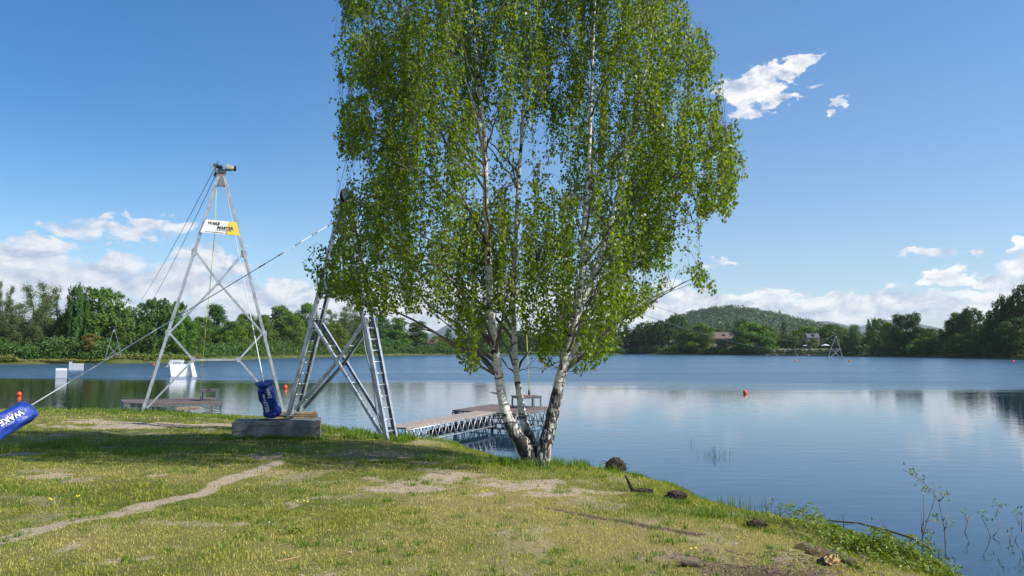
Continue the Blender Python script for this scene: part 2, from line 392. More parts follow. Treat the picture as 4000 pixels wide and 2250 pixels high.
colr = q.mix(bf, turf, soil)
q.l.new(colr, b.inputs['Base Color']); b.inputs['Roughness'].default_value = .95; b.inputs['Specular IOR Level'].default_value = .15
bp = q.new('ShaderNodeBump'); bp.inputs['Strength'].default_value = .8; bp.inputs['Distance'].default_value = .03
q.l.new(q.math('ADD', fine, q.math('MULTIPLY', gr, .5)), bp.inputs['Height']); q.l.new(bp.outputs[0], b.inputs['Normal'])
M['lawn'] = m
xs = graded(-400, -16, 7.5, 60, .075, 25); ys = graded(-200, 4.2, 31, 38, .075, 12)
X, Y, f = grid(xs, ys); Z = gz(X, Y)
me = mesh_np('ground', np.stack([X, Y, Z], -1), f, True)
near = (X > -20) & (X < 10) & (Y > 2) & (Y < 33)
bv = np.zeros(len(X)); bv[near] = bare(X[near], Y[near]); dv = dry(X, Y); wv_ = dark_soil(X, Y)
wv_ = np.maximum(wv_, 1-sstep(Z, -.02, .10))
bv = np.maximum(bv, 1-sstep(Z, .0, .10))
attr(me, 'bare', bv); attr(me, 'dry', dv); attr(me, 'dark_wet', wv_)
o = link('ground', me, M['lawn']); tag(o, 'patchy sunlit lawn with bare earth tracks sloping to the lake', kind='structure')
# ------------------------------------------------------------------ water
m = bpy.data.materials.new('lake_water'); m.use_nodes = True; q = N(m.node_tree); b = q.n['Principled BSDF']
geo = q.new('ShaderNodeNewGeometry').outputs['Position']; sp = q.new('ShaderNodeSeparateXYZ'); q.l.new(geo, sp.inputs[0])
wn = q.noise(q.mapping(geo, (.012, .05, 1)), 1, 4, .6)
edge = q.math('ADD', q.math('SUBTRACT', 50, q.math('MULTIPLY', sp.outputs[0], .30)), q.math('MULTIPLY', q.math('SUBTRACT', wn, .5), 26))
wn2 = q.noise(q.mapping(geo, (.05, .35, 1)), 1, 5, .65)
wind = q.ramp(q.math('ADD', q.math('SUBTRACT', sp.outputs[1], edge), q.math('MULTIPLY', q.math('SUBTRACT', wn2, .5), 22)), -6, 8)
streak = q.ramp(q.noise(q.mapping(geo, (.02, .11, 1)), 1, 5, .6), .30, .70)
q.l.new(q.mix(wind, q.mix(q.ramp(sp.outputs[0], -22, 0), (.009, .019, .016, 1), (.014, .038, .066, 1)), (.034, .074, .125, 1)), b.inputs['Base Color'])  # dark tree reflection on the left and paler ripples are put into the colour
b.inputs['IOR'].default_value = 1.5
b.inputs['Specular IOR Level'].default_value = .5
q.l.new(q.math('ADD', .015, q.math('MULTIPLY', wind, q.math('ADD', .22, q.math('MULTIPLY', streak, .10)))), b.inputs['Roughness'])
r1 = q.noise(q.mapping(geo, (1.6, 3.2, 1), rot=(0, 0, .12)), 1, 3, .55); r2 = q.noise(q.mapping(geo, (.7, 2.3, 1)), 1, 4, .6)
bp = q.new('ShaderNodeBump'); bp.inputs['Distance'].default_value = .10
q.l.new(q.math('ADD', q.ramp(sp.outputs[0], -6, 6, .055, .030), q.math('MULTIPLY', wind, .045)), bp.inputs['Strength']); q.l.new(q.math('ADD', r1, r2), bp.inputs['Height'])
q.l.new(bp.outputs[0], b.inputs['Normal'])
q.l.new(q.math('ADD', .5, q.math('MULTIPLY', wind, .5)), b.inputs['Specular IOR Level'])
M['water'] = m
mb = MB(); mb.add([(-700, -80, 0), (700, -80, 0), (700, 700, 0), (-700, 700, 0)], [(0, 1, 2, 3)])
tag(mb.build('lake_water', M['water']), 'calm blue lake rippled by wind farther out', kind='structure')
# ------------------------------------------------------------------ far shore terrain
fs_px = [(-900, 955, None), (-400, 925, None), (0, 917, None), (200, 915.5, None), (400, 913.5, None), (520, 909, None), (650, 904, None), (800, 899, None), (1000, 895, None), (1300, 893, None), (1600, 892, None), (1900, 894.5, None), (2100, 896.5, None), (2300, 899.5, None), (2576, 904, None), (2900, 912, None), (3500, 935, None)]
FS = [onz(px, py-0.5, 0) for (px, py, _) in fs_px]
def fshore(ang):
    """distance from the camera to the far waterline along azimuth ang"""
    a = [math.atan2(p.x, p.y) for p in FS]; d = [math.hypot(p.x, p.y) for p in FS]
    return np.interp(ang, a, d)
angs = np.linspace(-R(64), R(64), 321); rad = np.array([-14, -6, 0, .8, 2, 4, 7, 12, 25, 60, 140, 300, 700, 1500, 2600, 4500, 8000.])
hz = np.array([-1.5, -.8, 0, .35, .6, .75, .9, 1.1, 1.2, 1.3, 1.5, 2, 3, 5, 6, 6, 6.])
v = []; 
for a in angs:
    d0 = fshore(a)+.9*math.sin(a*60)+.6*math.sin(a*143)
    for r_, h_ in zip(rad, hz):
        bank = 0
        v.append((math.sin(a)*(d0+r_), math.cos(a)*(d0+r_), h_))
v = np.array(v); nr = len(rad); i = np.arange(len(angs)-1)[:, None]*nr+np.arange(nr-1)[None, :]
f = np.stack([i, i+1, i+nr+1, i+nr], -1).reshape(-1, 4)[:, ::-1]
v[:, 2] += np.where(v[:, 2] > .3, (fbm(v[:, 0], v[:, 1], 3, .11)-.5)*.5, 0)
m = bpy.data.materials.new('shore_grass'); m.use_nodes = True; q = N(m.node_tree); b = q.n['Principled BSDF']
gpo = q.new('ShaderNodeNewGeometry').outputs['Position']
c = q.mix(q.ramp(q.noise(gpo, .35, 5, .6), .35, .65), (.045, .070, .016, 1), (.095, .100, .035, 1))
c = q.mix(q.ramp(q.noise(gpo, .13, 4, .6), .56, .66), c, (.12, .10, .055, 1))
q.l.new(c, b.inputs['Base Color']); b.inputs['Roughness'].default_value = .95; b.inputs['Specular IOR Level'].default_value = .1
M['shore'] = m
me = mesh_np('far_ground', v, f, True); tag(link('far_ground', me, m), 'grassy far shore of the lake below the trees', kind='structure')
def farpt(px, extra, z=None):
    """point behind the far waterline at photo column px"""
    a = math.atan((px*K-2000)/F/ct) if False else math.atan2((px*K-2000)/F, ct)
    d = float(fshore(a))+extra
    return Vector((math.sin(a)*d, math.cos(a)*d, .9 if z is None else z))
# ------------------------------------------------------------------ foliage tools
def rand_unit(rng, n_):
    v = rng.normal(size=(n_, 3)); return v/np.linalg.norm(v, axis=1)[:, None]
def leaf_quads(c, nrm, size, rng, aspect=.7, rhomb=True):
    """kite-shaped leaf faces at centres c, facing nrm"""
    k = len(c); t = np.cross(nrm, rand_unit(rng, k)); t /= np.linalg.norm(t, axis=1)[:, None]+1e-9; b2 = np.cross(nrm, t)
    s = (size*np.ones(k))[:, None]
    v = np.stack([c-t*s*.5, c+b2*s*.5*aspect-t*s*.08, c+t*s*.5, c-b2*s*.5*aspect-t*s*.08], 1).reshape(-1, 3)
    return v, np.arange(4*k).reshape(-1, 4)
def lobes_crown(rng, H, Wd, base, nl, nq, size, shape='round', loose=.3):
    """crown between base and H: many leaf clumps on overlapping lobes"""
    cs = []; rs = []
    for i in range(nl):
        t = rng.random()**.85; 
        if shape == 'round': prof = math.sin(math.pi*min(1, .12+t*.83))**.6
        elif shape == 'cone': prof = max(.12, 1.05-t)**.9
        elif shape == 'tall': prof = math.sin(math.pi*min(.97, .2+t*.72))**.5*.8
        else: prof = .9
        a = rng.random()*6.283; rr = Wd/2*prof*math.sqrt(rng.random())*.9
        lr = (H-base)*rng.uniform(.07, .15)*(1.15-.5*t)*(1.25 if shape == 'round' else .95)
        cs.append((rr*math.cos(a), rr*math.sin(a), base+(H-base)*t-lr*.4)); rs.append(lr)
    cs = np.array(cs); rs = np.array(rs); cs[:, 2] = np.minimum(cs[:, 2], H-rs*.8)
    idx = rng.choice(nl, nq, p=rs**2/np.sum(rs**2)); d = rand_unit(rng, nq)
    low = d[:, 2] < -.3; d[low, 2] *= -rng.choice([1, -1], low.sum())
    rad_ = (1-loose*rng.random(nq)**1.5*1.6)[:, None]; stretch = np.array([1.15, 1.15, .85])
    # feathery edge: some leaves stick out
    outl = rng.random(nq) < .22; rad_[outl, 0] = 1+rng.random(outl.sum())*.38
    c = cs[idx]+d*rs[idx][:, None]*stretch*rad_
    nrm = d+rand_unit(rng, nq)*.75; nrm /= np.linalg.norm(nrm, axis=1)[:, None]
    return leaf_quads(c, nrm, size*rng.uniform(.6, 1.4, nq), rng)
def trunk_mb(rng, H, r, Wd, base, lean=0, limbs=7):
    mb = MB(); pts = [(0, 0, -.3)]; x = y = 0
    for i in range(1, 8):
        t = i/7; x += rng.uniform(-.12, .12)+lean*H*.14; y += rng.uniform(-.12, .12); pts.append((x, y, H*.88*t))
    mb.tube(pts, [r*(1.25 if i == 0 else 1)*(1-.85*i/7) for i in range(8)], 7)
    for k in range(limbs):
        t = rng.uniform(.25, .8); i = int(t*7); p = Vector(pts[i]); a = rng.random()*6.283; L = Wd*.38*rng.uniform(.6, 1)
        mid = p+Vector((math.cos(a)*L*.5, math.sin(a)*L*.5, L*.45)); e = p+Vector((math.cos(a)*L, math.sin(a)*L, L*.8))
        mb.tube([p, mid, e], [r*.4*(1-t*.5), r*.25, r*.06], 5)
    return mb
# ------------------------------------------------------------------ birch clump in the foreground
BD = 12.1
def trunk_path(pts, D0):
    """pts: (px, py, width px, depth offset)"""
    return [atp(p[0], p[1], D0+(p[3] if len(p) > 3 else 0)) for p in pts], [p[2]*.5*K/F*D0 for p in pts]
m = bpy.data.materials.new('birch_bark'); m.use_nodes = True; q = N(m.node_tree); b = q.n['Principled BSDF']
oc = q.new('ShaderNodeTexCoord').outputs['Object']; sp = q.new('ShaderNodeSeparateXYZ'); q.l.new(oc, sp.inputs[0])
lent = q.noise(q.mapping(oc, (5, 5, 38)), 1, 4, .6, .5); lent2 = q.noise(q.mapping(oc, (3.0, 3.0, 9), (3, 1, 0)), 1, 5, .65, .8)
cracks = q.noise(q.mapping(oc, (15, 15, 4.2)), 1, 6, .7, .9)
white = q.mix(q.ramp(lent, .4, .7), (.66, .63, .58, 1), (.44, .41, .37, 1))
dk = q.math('MAXIMUM', q.ramp(lent, .61, .655), q.ramp(lent2, .555, .60))
colr = q.mix(dk, white, (.035, .03, .027, 1))
lowf = q.ramp(q.math('SUBTRACT', q.math('ADD', sp.outputs[2], q.math('MULTIPLY', q.math('SUBTRACT', cracks, .5), 1.6)), q.ramp(sp.outputs[0], .06, .16, 0, .50)), .35, .85, 1, 0)
rough_ = q.mix(q.ramp(cracks, .53, .57), (.016, .013, .012, 1), (.46, .43, .39, 1))
colr = q.mix(lowf, colr, rough_)
q.l.new(colr, b.inputs['Base Color']); b.inputs['Roughness'].default_value = .75
bp = q.new('ShaderNodeBump'); bp.inputs['Strength'].default_value = .9; bp.inputs['Distance'].default_value = .02
q.l.new(q.math('ADD', q.math('MULTIPLY', cracks, q.math('ADD', lowf, .15)), q.math('MULTIPLY', lent, .3)), bp.inputs['Height']); q.l.new(bp.outputs[0], b.inputs['Normal'])
M['birch'] = m
M['birchtwig'] = mat('birch_twig', (.085, .065, .052), .7, col2=(.20, .18, .16), vscale=5)
M['leaf'] = leafmat('birch_leaf', (.070, .132, .010), (.240, .290, .024), .54, (1.7, 1.6, .35), .38, .0)
TL = [(1336, 1150, 46), (1318, 1122, 40, .02), (1295, 1088, 34, .02), (1277, 1050, 28), (1263, 1000, 24), (1253, 930, 22), (1243, 860, 21), (1234, 780, 19), (1230, 700, 18), (1228, 620, 16), (1223, 540, 14), (1222, 450, 13), (1219, 350, 11), (1204, 200, 9), (1186, 40, 7), (1170, -120, 5), (1160, -300, 3)]
TM = [(1348, 1142, 34, .12), (1334, 1105, 26, .16), (1318, 1060, 21, .3), (1308, 1000, 18, .35), (1299, 940, 15, .4), (1295, 860, 14, .4), (1291, 780, 13, .4), (1292, 700, 14, .45), (1297, 600, 12, .5), (1303, 480, 10, .5), (1312, 350, 8, .6), (1322, 180, 6, .6), (1330, 0, 5, .6), (1340, -200, 3, .6)]
TR = [(1364, 1158, 42, -.05), (1372, 1120, 36, -.05), (1384, 1070, 33), (1397, 1010, 30), (1409, 955, 26), (1424, 895, 23), (1436, 855, 21), (1449, 800, 17), (1458, 740, 15), (1465, 670, 15), (1468, 580, 13), (1478, 480, 11), (1484, 350, 9), (1490, 180, 7), (1497, 0, 5), (1505, -180, 3)]
TF = [(1438, 850, 16), (1455, 790, 14, .1), (1472, 745, 13, .2), (1500, 672, 12, .3), (1528, 590, 13, .4), (1552, 500, 11, .5), (1575, 400, 9, .5), (1602, 280, 8, .5), (1632, 130, 6, .5), (1650, -30, 4, .5), (1665, -180, 3, .5)]
base = Vector((atp(1350, 1150, BD).x, BD, 0)); base.z = ground(base.x, base.y)
birch = empty('birch_tree', base, 'tall white-barked birch with three leaning trunks and hanging leafy twigs at the lake edge', 'birch tree')
trunks = []
rngp = random.Random(5)
for nm, T in (('left', TL), ('middle', TM), ('right', TR), ('fork', TF)):
    P_, r_ = trunk_path(T, BD); PP = []; RR = []
    for i in range(len(P_)-1):
        k = 4 if i < 6 else 3
        for j in range(k):
            t = j/k; p0 = P_[max(i-1, 0)]; p1 = P_[i]; p2 = P_[i+1]; p3 = P_[min(i+2, len(P_)-1)]
            PP.append(.5*((2*p1)+(p2-p0)*t+(2*p0-5*p1+4*p2-p3)*t*t+(3*p1-p0-3*p2+p3)*t*t*t)); RR.append((r_[i]*(1-t)+r_[i+1]*t)*(1+rngp.uniform(-.05, .05)))
    PP.append(P_[-1]); RR.append(r_[-1])
    trunks.append((nm, PP, RR))
tl_objs = []
for nm, PP, RR in trunks[:3]:
    mb = MB(); P2 = list(PP); R2 = list(RR)
    P2.insert(0, PP[0]+Vector((0, 0, -.25))); R2.insert(0, RR[0]*1.15)
    mb.tube(P2, R2, 18)
    if nm == 'right': mb.tube(trunks[3][1], trunks[3][2], 14)
    if nm == 'right':   # stub and burl
        p = atp(1440, 890, BD); mb.tube([p, p+Vector((.05, -.04, .09)), p+Vector((.10, -.06, .16))], [.05, .04, .03], 8)
    if nm == 'left':
        for (px, py, s_) in ((1250, 990, -1), (1248, 915, -1), (1255, 1044, -1)):
            p = atp(px, py, BD); mb.tube([p, p+Vector((.09*s_, -.03, .02))], [.018, .012], 6)
    o = mb.build('trunk', M['birch'], birch); tl_objs.append(o)
for k_ in range(7):   # spreading root flare
    pass
# crown silhouette (px, py): left edge down, along the ragged underside, up the right edge
sil = [(930, -420), (880, -150), (868, -40), (856, 50), (862, 100), (868, 175), (890, 225), (912, 240), (858, 262), (854, 320), (868, 372), (876, 412), (912, 400), (925, 450), (872, 492), (866, 560), (872, 600), (800, 612), (744, 618), (740, 655), (756, 690), (800, 705), (826, 742), (880, 762), (960, 800), (1040, 782), (1110, 806), (1180, 830), (1186, 870), (1166, 900), (1168, 945), (1200, 966), (1228, 935), (1240, 880), (1262, 800), (1290, 826), (1330, 850), (1370, 842), (1400, 872), (1382, 912), (1408, 916), (1432, 876), (1452, 885), (1446, 930), (1474, 952), (1506, 916), (1528, 898), (1532, 840), (1580, 800), (1640, 782), (1650, 740), (1712, 690), (1730, 742), (1772, 752), (1785, 712), (1770, 660), (1700, 655), (1690, 630), (1740, 640), (1754, 560), (1770, 530), (1838, 548), (1868, 450), (1866, 380), (1850, 318), (1808, 300), (1826, 260), (1796, 180), (1792, 90), (1730, 30), (1700, -60), (1660, -250), (1560, -430), (1300, -520), (1080, -500)]
holes = [(1745, 225, 60, 16), (1740, 660, 34, 16), (1640, 845, 70, 45), (1010, 860, 120, 50), (905, 235, 42, 16), (905, 440, 26, 30), (1720, 560, 18, 90), (1810, 620, 60, 60), (1650, 690, 50, 22), (960, 275, 22, 30), (1120, 850, 60, 60), (1360, 890, 22, 40)]
SW = np.array([(atp(p[0], p[1], BD).x, atp(p[0], p[1], BD).z) for p in sil])
def inpoly(x, y, poly):
    ins = np.zeros(x.shape, bool); j = len(poly)-1
    for i in range(len(poly)):
        xi, yi = poly[i]; xj, yj = poly[j]
        ins ^= ((yi > y) != (yj > y)) & (x < (xj-xi)*(y-yi)/(yj-yi+1e-12)+xi); j = i
    return ins
HW = [(atp(h[0], h[1], BD).x, atp(h[0], h[1], BD).z, h[2]*K/F*BD, h[3]*K/F*BD) for h in holes]
def inside(x, z, y=None):
    # silhouette measured at the trunk depth; widen slightly with depth so the crown keeps its outline
    s = 1.0 if y is None else BD/np.asarray(y)
    xx = x*s; zz = CAMZ+(z-CAMZ)*s
    xx = xx+(fbm(x*1.0+50, z, 4, 2.2)-.5)*.75; zz = zz+(fbm(x+9, z+70, 3, 2.4)-.5)*.45
    r = inpoly(xx, zz, SW)
    for (hx, hz_, rx, rz) in HW: r &= ((xx-hx)/rx)**2+((zz-hz_)/rz)**2 > 1
    return r
rng = np.random.default_rng(21)
# strand anchors
NA = 44000
ax = rng.uniform(-3.4, 3.6, NA); azz = rng.uniform(1.5, 11.2, NA); cxm = .3
# crown depth profile: widest in the middle heights
hh = np.clip((azz-1.4)/9.5, 0, 1); hw = 2.75*np.sin(np.pi*np.clip(.12+hh*.83, 0, 1))**.7
side = np.clip(1-((ax-cxm)/3.6)**2, .10, 1); valley = 1-.62*np.exp(-((ax-.42-.04*azz)/.50)**2)*np.clip((azz-3)/2, 0, 1)-.35*np.exp(-((ax-2.0)/.35)**2)-.3*np.exp(-((ax+1.6)/.35)**2)
ay = BD+.25+rng.uniform(-1, 1, NA)*hw*np.sqrt(side)*valley
ok = inside(ax, azz, ay)
dn = fbm(ax*1.0+ay*.45, azz*.55, 4, 1.35); dn2 = fbm(ax+30+ay*.6, azz*.45+3, 3, 2.9)
px_ = np.clip((ax+2.8)/6, 0, 1)
lowthin = np.interp(azz, [1.6, 2.4, 3.4, 4.4], [.75, .95, 1.1, 1.15])
keep = (dn*.6+dn2*.4) > np.interp(rng.random(NA), [0, 1], [.41, .565])/np.sqrt(lowthin)
a_ = np.stack([ax, ay, azz], -1)[ok & keep]
a_ = a_[:3600]; print('anchors', len(a_))
NS = len(a_); print('birch strands', NS)
# limbs: targets = farthest-point sample of the anchors
limb_t = [0]; dmin = np.linalg.norm(a_-a_[0], axis=1)
while len(limb_t) < 120:
    k = int(np.argmax(dmin)); limb_t.append(k); dmin = np.minimum(dmin, np.linalg.norm(a_-a_[k], axis=1))
limb_pts = []; limbs_of = {0: MB(), 1: MB(), 2: MB()}
TPs = [np.array([list(p) for p in t[1]]) for t in trunks]
for k in limb_t:
    e = Vector(a_[k]); best = None
    for ti, TP in enumerate(TPs):
        dh = np.hypot(TP[:, 0]-e.x, TP[:, 1]-e.y); want = e.z-.15-dh*.62
        cost = np.abs(TP[:, 2]-want)*1.2+dh*.8+(TP[:, 2] < 1.75)*5
        j = int(np.argmin(cost))
        if best is None or cost[j] < best[0]: best = (cost[j], ti, j)
    _, ti, j = best; s0 = Vector(TPs[ti][j]); L = (e-s0).length; r0 = min(trunks[ti][2][j]*.55, .006+.0075*L)
    mid = s0.lerp(e, .5)+Vector((0, 0, .13*L)); side_ = Vector((rng.uniform(-.06, .06), rng.uniform(-.06, .06), 0))*L
    pts = []
    for i in range(9):
        t = i/8; p = s0*(1-t)**2+(mid+side_)*2*t*(1-t)+e*t*t+Vector((rng.normal()*.012, rng.normal()*.012, rng.normal()*.012))*(L if 0 < i else 0)
        pts.append(p)
    rs = [max(.003, r0*(1-i/8.6)) for i in range(9)]
    limbs_of[min(ti, 2)].tube(pts, rs, 6); limb_pts += [(tuple(p), min(ti, 2)) for p in pts[2:]]
LP = np.array([p[0] for p in limb_pts]); LT = [p[1] for p in limb_pts]
twig = MB(); lc = []; ln = []; ls = []
tz = Vector((0, 0, 1))
crown_pts = [[], [], []]; 
for i in range(NS):
    p = a_[i]; d = np.linalg.norm(LP-p, axis=1)+np.maximum(0, LP[:, 2]-p[2])*1.2; j = int(np.argmin(d)); s0 = Vector(LP[j]); e = Vector(p); L = (e-s0).length
    if L > 1.3: continue
    top = s0.lerp(e, .6)+tz*L*.14
    ln_s = rng.uniform(.30, 1.0)*(1.35 if rng.random() < .25 else 1)
    sway = Vector((rng.uniform(-.12, .12)-.03, rng.uniform(-.12, .12), 0))
    nseg = 4
    while ln_s > .12 and not inside(np.array([e.x]), np.array([e.z-ln_s]), np.array([e.y]))[0]: ln_s *= .72
    if not inside(np.array([top.x]), np.array([top.z]), np.array([top.y]))[0] and L > .5: continue
    pts = [s0, top, e]
    for k in range(1, nseg+1): pts.append(e+sway*(k/nseg)*ln_s+Vector((0, 0, -ln_s*k/nseg))+Vector((rng.normal(), rng.normal(), 0))*.012)
    if L > .02: twig.tube(pts, [.0045, .0035, .0028, .0024, .002, .0017, .0012], 3, cap=False)
    nl = int(46*ln_s/.5+8*L/.5*.5)+5
    tt = rng.random(nl); tot = len(pts)-1
    for t in tt:
        u = (.22+.78*t)*tot; k = min(int(u), tot-1); q_ = pts[k].lerp(pts[k+1], u-k)
        lc.append((q_.x, q_.y, q_.z)); ln.append(LT[j])
lc = np.array(lc); lt = np.array(ln)
lc += rng.normal(size=lc.shape)*np.array([.036, .036, .028])
keep = inside(lc[:, 0], lc[:, 2], lc[:, 1]) | (rng.random(len(lc)) < .10)
for TP in TPs:
    o2 = np.argsort(TP[:, 2]); tx_ = np.interp(lc[:, 2], TP[o2, 2], TP[o2, 0]); ty_ = np.interp(lc[:, 2], TP[o2, 2], TP[o2, 1])
    nearx = np.abs(lc[:, 0]*ty_/lc[:, 1]-tx_) < .09+.09*vnoise(lc[:, 2]*2.3, lc[:, 2]*0+3)
    keep &= ~(nearx & (lc[:, 1] < ty_+.05) & (rng.random(len(lc)) < np.interp(lc[:, 2], [1.5, 4.2, 6.5, 8], [.80, .70, .5, .3])) )
lc = lc[keep]; lt = lt[keep]; print('birch leaves', len(lc))
# leaves hang: long axis mostly downwards, faces turned all ways
def hang_leaves(c, rng, size):
    k = len(c); a = rng.random(k)*6.283; tilt = rng.normal(size=k)*.55
    nrm = np.stack([np.cos(a)*np.cos(tilt), np.sin(a)*np.cos(tilt), np.sin(tilt)], -1)
    down = np.array([0, 0, -1.])+rng.normal(size=(k, 3))*.35; t = down-nrm*np.sum(down*nrm, 1)[:, None]; t /= np.linalg.norm(t, axis=1)[:, None]+1e-9
    b2 = np.cross(nrm, t); s = (size*rng.uniform(.6, 1.4, k))[:, None]
    v = np.stack([c, c+t*s*.38+b2*s*.40+nrm*s*.06, c+t*s, c+t*s*.38-b2*s*.40+nrm*s*.06], 1).reshape(-1, 3)
    return v, np.arange(4*k).reshape(-1, 4)
for ti, nm in enumerate(('left', 'middle', 'right')):
    limbs_of[ti].build('branches', M['birchtwig'], tl_objs[ti])
v, f = hang_leaves(lc, rng, .044)
me = mesh_np('crown', v-np.array(base), f); link('crown', me, M['leaf'], birch)
twig.build('twigs', M['birchtwig'], birch)
# ------------------------------------------------------------------ lattice towers
def tower(name, label, feet, hub, wl, joints, cross, lowj=None, hexp=None, group=None, lw=.30, detail=True, rung=.235, group_=None):
    """feet: two world points, hub: world point, wl: unit vector across the ladder (front to back), joints/cross heights"""
    mid = (Vector(feet[0])+Vector(feet[1]))/2
    T = empty(name, mid, label, 'cable tower', group); MT = M['galv'] if detail else M['farsteel']
    ey = Vector(wl).normalized(); fl = [Vector(feet[0]), Vector(feet[1])]; hub = Vector(hub)
    exv = (fl[1]-fl[0]); exv.z = 0; exv.normalize()
    hubs = [hub-exv*.10, hub+exv*.10]
    def legp(s, z): a = fl[s]; b_ = hubs[s]; t = (z-a.z)/(b_.z-a.z); return a.lerp(b_, t)
    rw, rh, th = (.085, .065, .007) if detail else (.06, .06, .02)
    for s in (0, 1):
        lg = MB(); 
        for w_ in (-.5, .5):
            o_ = ey*w_*lw; lg.channel(fl[s]+o_, hubs[s]+o_, rw, rh, th, ey*w_, tz)
        L = lg.build('leg', MT, T)
        if detail:
            z = fl[s].z+.2
            while z < hubs[s].z-.3:
                p = legp(s, z); rg = MB(); rg.tube([p-ey*(lw/2-.03), p+ey*(lw/2-.03)], .014, 6); z += rung
                rg.build('rung', M['galv'], L)
            ft = MB(); ft.box(fl[s]+Vector((0, 0, -.006)), .26, lw+.16, .012, exv, ey, tz)
            for a in (-1, 1):
                for c_ in (-1, 1): ft.lathe(fl[s]+exv*a*.09+ey*c_*(lw/2+.03), tz, [(0, .014), (.025, .014)], 6)
            ft.build('foot_plate', M['galv'], L)
    def brace(pts_list, nm='brace'):
        br = MB()
        for (a, b_) in pts_list:
            for w_ in (-.5, .5):
                o_ = ey*w_*(lw-.03); br.channel(a+o_, b_+o_, .06 if detail else .06, .05 if detail else .06, .006 if detail else .015, ey*w_, tz)
        bo = br.build(nm, MT, T)
        if detail:
            for (a, b_) in pts_list:
                Lb = (b_-a).length; k = max(1, int(Lb/.75))
                for i in range(k):
                    p = a.lerp(b_, (i+.6)/k); cr = MB(); cr.tube([p-ey*(lw/2-.03), p+ey*(lw/2-.03)], .012, 6); cr.build('spacer', M['galv'], bo)
        return bo
    J = [legp(0, joints[0]), legp(1, joints[0])]; X0 = hub.lerp((J[0]+J[1])/2, 0); X0 = (J[0]+J[1])/2; X0 = Vector((X0.x, X0.y, cross))
    def gus(p, k, sx=.17, sz=.22):
        for w_ in (-.5, .5):
            g = MB(); g.prism([p+ey*w_*(lw+.012)+exv*a+tz*c_ for (a, c_) in ((-sx*.5, -sz*.5), (sx*.15, -sz*.62), (sx*.5, -sz*.1), (sx*.6, sz*.5), (0, sz*.55), (-sx*.5, sz*.3))] if k == 1 else
                    [p+ey*w_*(lw+.012)+exv*a+tz*c_ for (a, c_) in ((sx*.5, -sz*.5), (-sx*.15, -sz*.62), (-sx*.5, -sz*.1), (-sx*.6, sz*.5), (0, sz*.55), (sx*.5, sz*.3))] if k == -1 else
                    [p+ey*w_*(lw+.012)+exv*a*.8+tz*c_*.8 for (a, c_) in ((-sx*.5, -sz*.3), (-sx*.25, -sz*.5), (sx*.25, -sz*.5), (sx*.5, -sz*.3), (sx*.5, sz*.3), (sx*.25, sz*.5), (-sx*.25, sz*.5), (-sx*.5, sz*.3))], ey*w_*.012)
            if detail:
                for a in (-.06, .06):
                    for c_ in (-.08, 0, .08): g.lathe(p+ey*w_*(lw+.026)+exv*a+tz*c_, ey*w_, [(0, .011), (.012, .011)], 6)
            g.build('gusset_plate', MT, T)
    if lowj is None:
        ends = [fl[0].lerp(J[0], .06)+exv*.14, fl[1].lerp(J[1], .06)-exv*.14]
        brace([(J[0]+exv*.05, X0), (X0, ends[1])]); brace([(J[1]-exv*.05, X0), (X0, ends[0])])
        gus(J[0], 1); gus(J[1], -1); gus(X0, 0)
    else:
        Lj = [legp(0, lowj), legp(1, lowj)]
        hxp = [fl[0].lerp(fl[1], .5-hexp[0]), fl[0].lerp(fl[1], .5+hexp[0])]
        for p in hxp: p.z = hexp[1]
        brace([(J[0]+exv*.05, X0), (X0, Lj[1]-exv*.04)]); brace([(J[1]-exv*.05, X0), (X0, Lj[0]+exv*.04)])
        brace([(Lj[0]+exv*.04, hxp[0])]); brace([(Lj[1]-exv*.04, hxp[1])]); brace([(hxp[0], hxp[1])], 'cross_bar')
        brace([(hxp[0], fl[0].lerp(J[0], .03)+exv*.10)]); brace([(hxp[1], fl[1].lerp(J[1], .03)-exv*.10)])
        for p, k in ((J[0], 1), (J[1], -1), (X0, 0), (Lj[0], 1), (Lj[1], -1), (hxp[0], 0), (hxp[1], 0)): gus(p, k)
    hd = MB(); 
    for w_ in (-.5, .5):
        hd.prism([hub+ey*w_*(lw+.02)+exv*a+tz*c_ for (a, c_) in ((-.18, -.32), (.18, -.32), (.10, .12), (-.10, .12))], ey*w_*.014)
    hd.box(hub+tz*.13, .26, lw+.12, .02, exv, ey, tz); hd.build('head_bracket', M['galv_dark'], T)
    return T, exv, ey, legp, hub, T
def text_mesh(txt, size, shear=0, bold=.0):
    cu = bpy.data.curves.new('t', 'FONT'); cu.body = txt; cu.size = size; cu.shear = shear; cu.offset = bold; cu.align_x = 'LEFT'; cu.resolution_u = 4
    ob = bpy.data.objects.new('t', cu); S.collection.objects.link(ob)
    bpy.context.view_layer.update()
    me = bpy.data.meshes.new_from_object(ob.evaluated_get(bpy.context.evaluated_depsgraph_get())); bpy.data.objects.remove(ob)
    bm = bmesh.new(); bm.from_mesh(me); bmesh.ops.triangulate(bm, faces=bm.faces)
    vs = [v.co.copy() for v in bm.verts]; fs = [[v.index for v in f.verts] for f in bm.faces]; bm.free()
    w_ = max(v.x for v in vs); return vs, fs, w_
def put_text(mb, txt, size, org, ex, ez, off, width=None, shear=0, bold=0, thick=None):
    vs, fs, w_ = text_mesh(txt, size, shear, bold); k = 1 if width is None else width/w_
    mb.add([Vector(org)+Vector(ex)*v.x*k+Vector(ez)*v.y+Vector(off) for v in vs], fs)
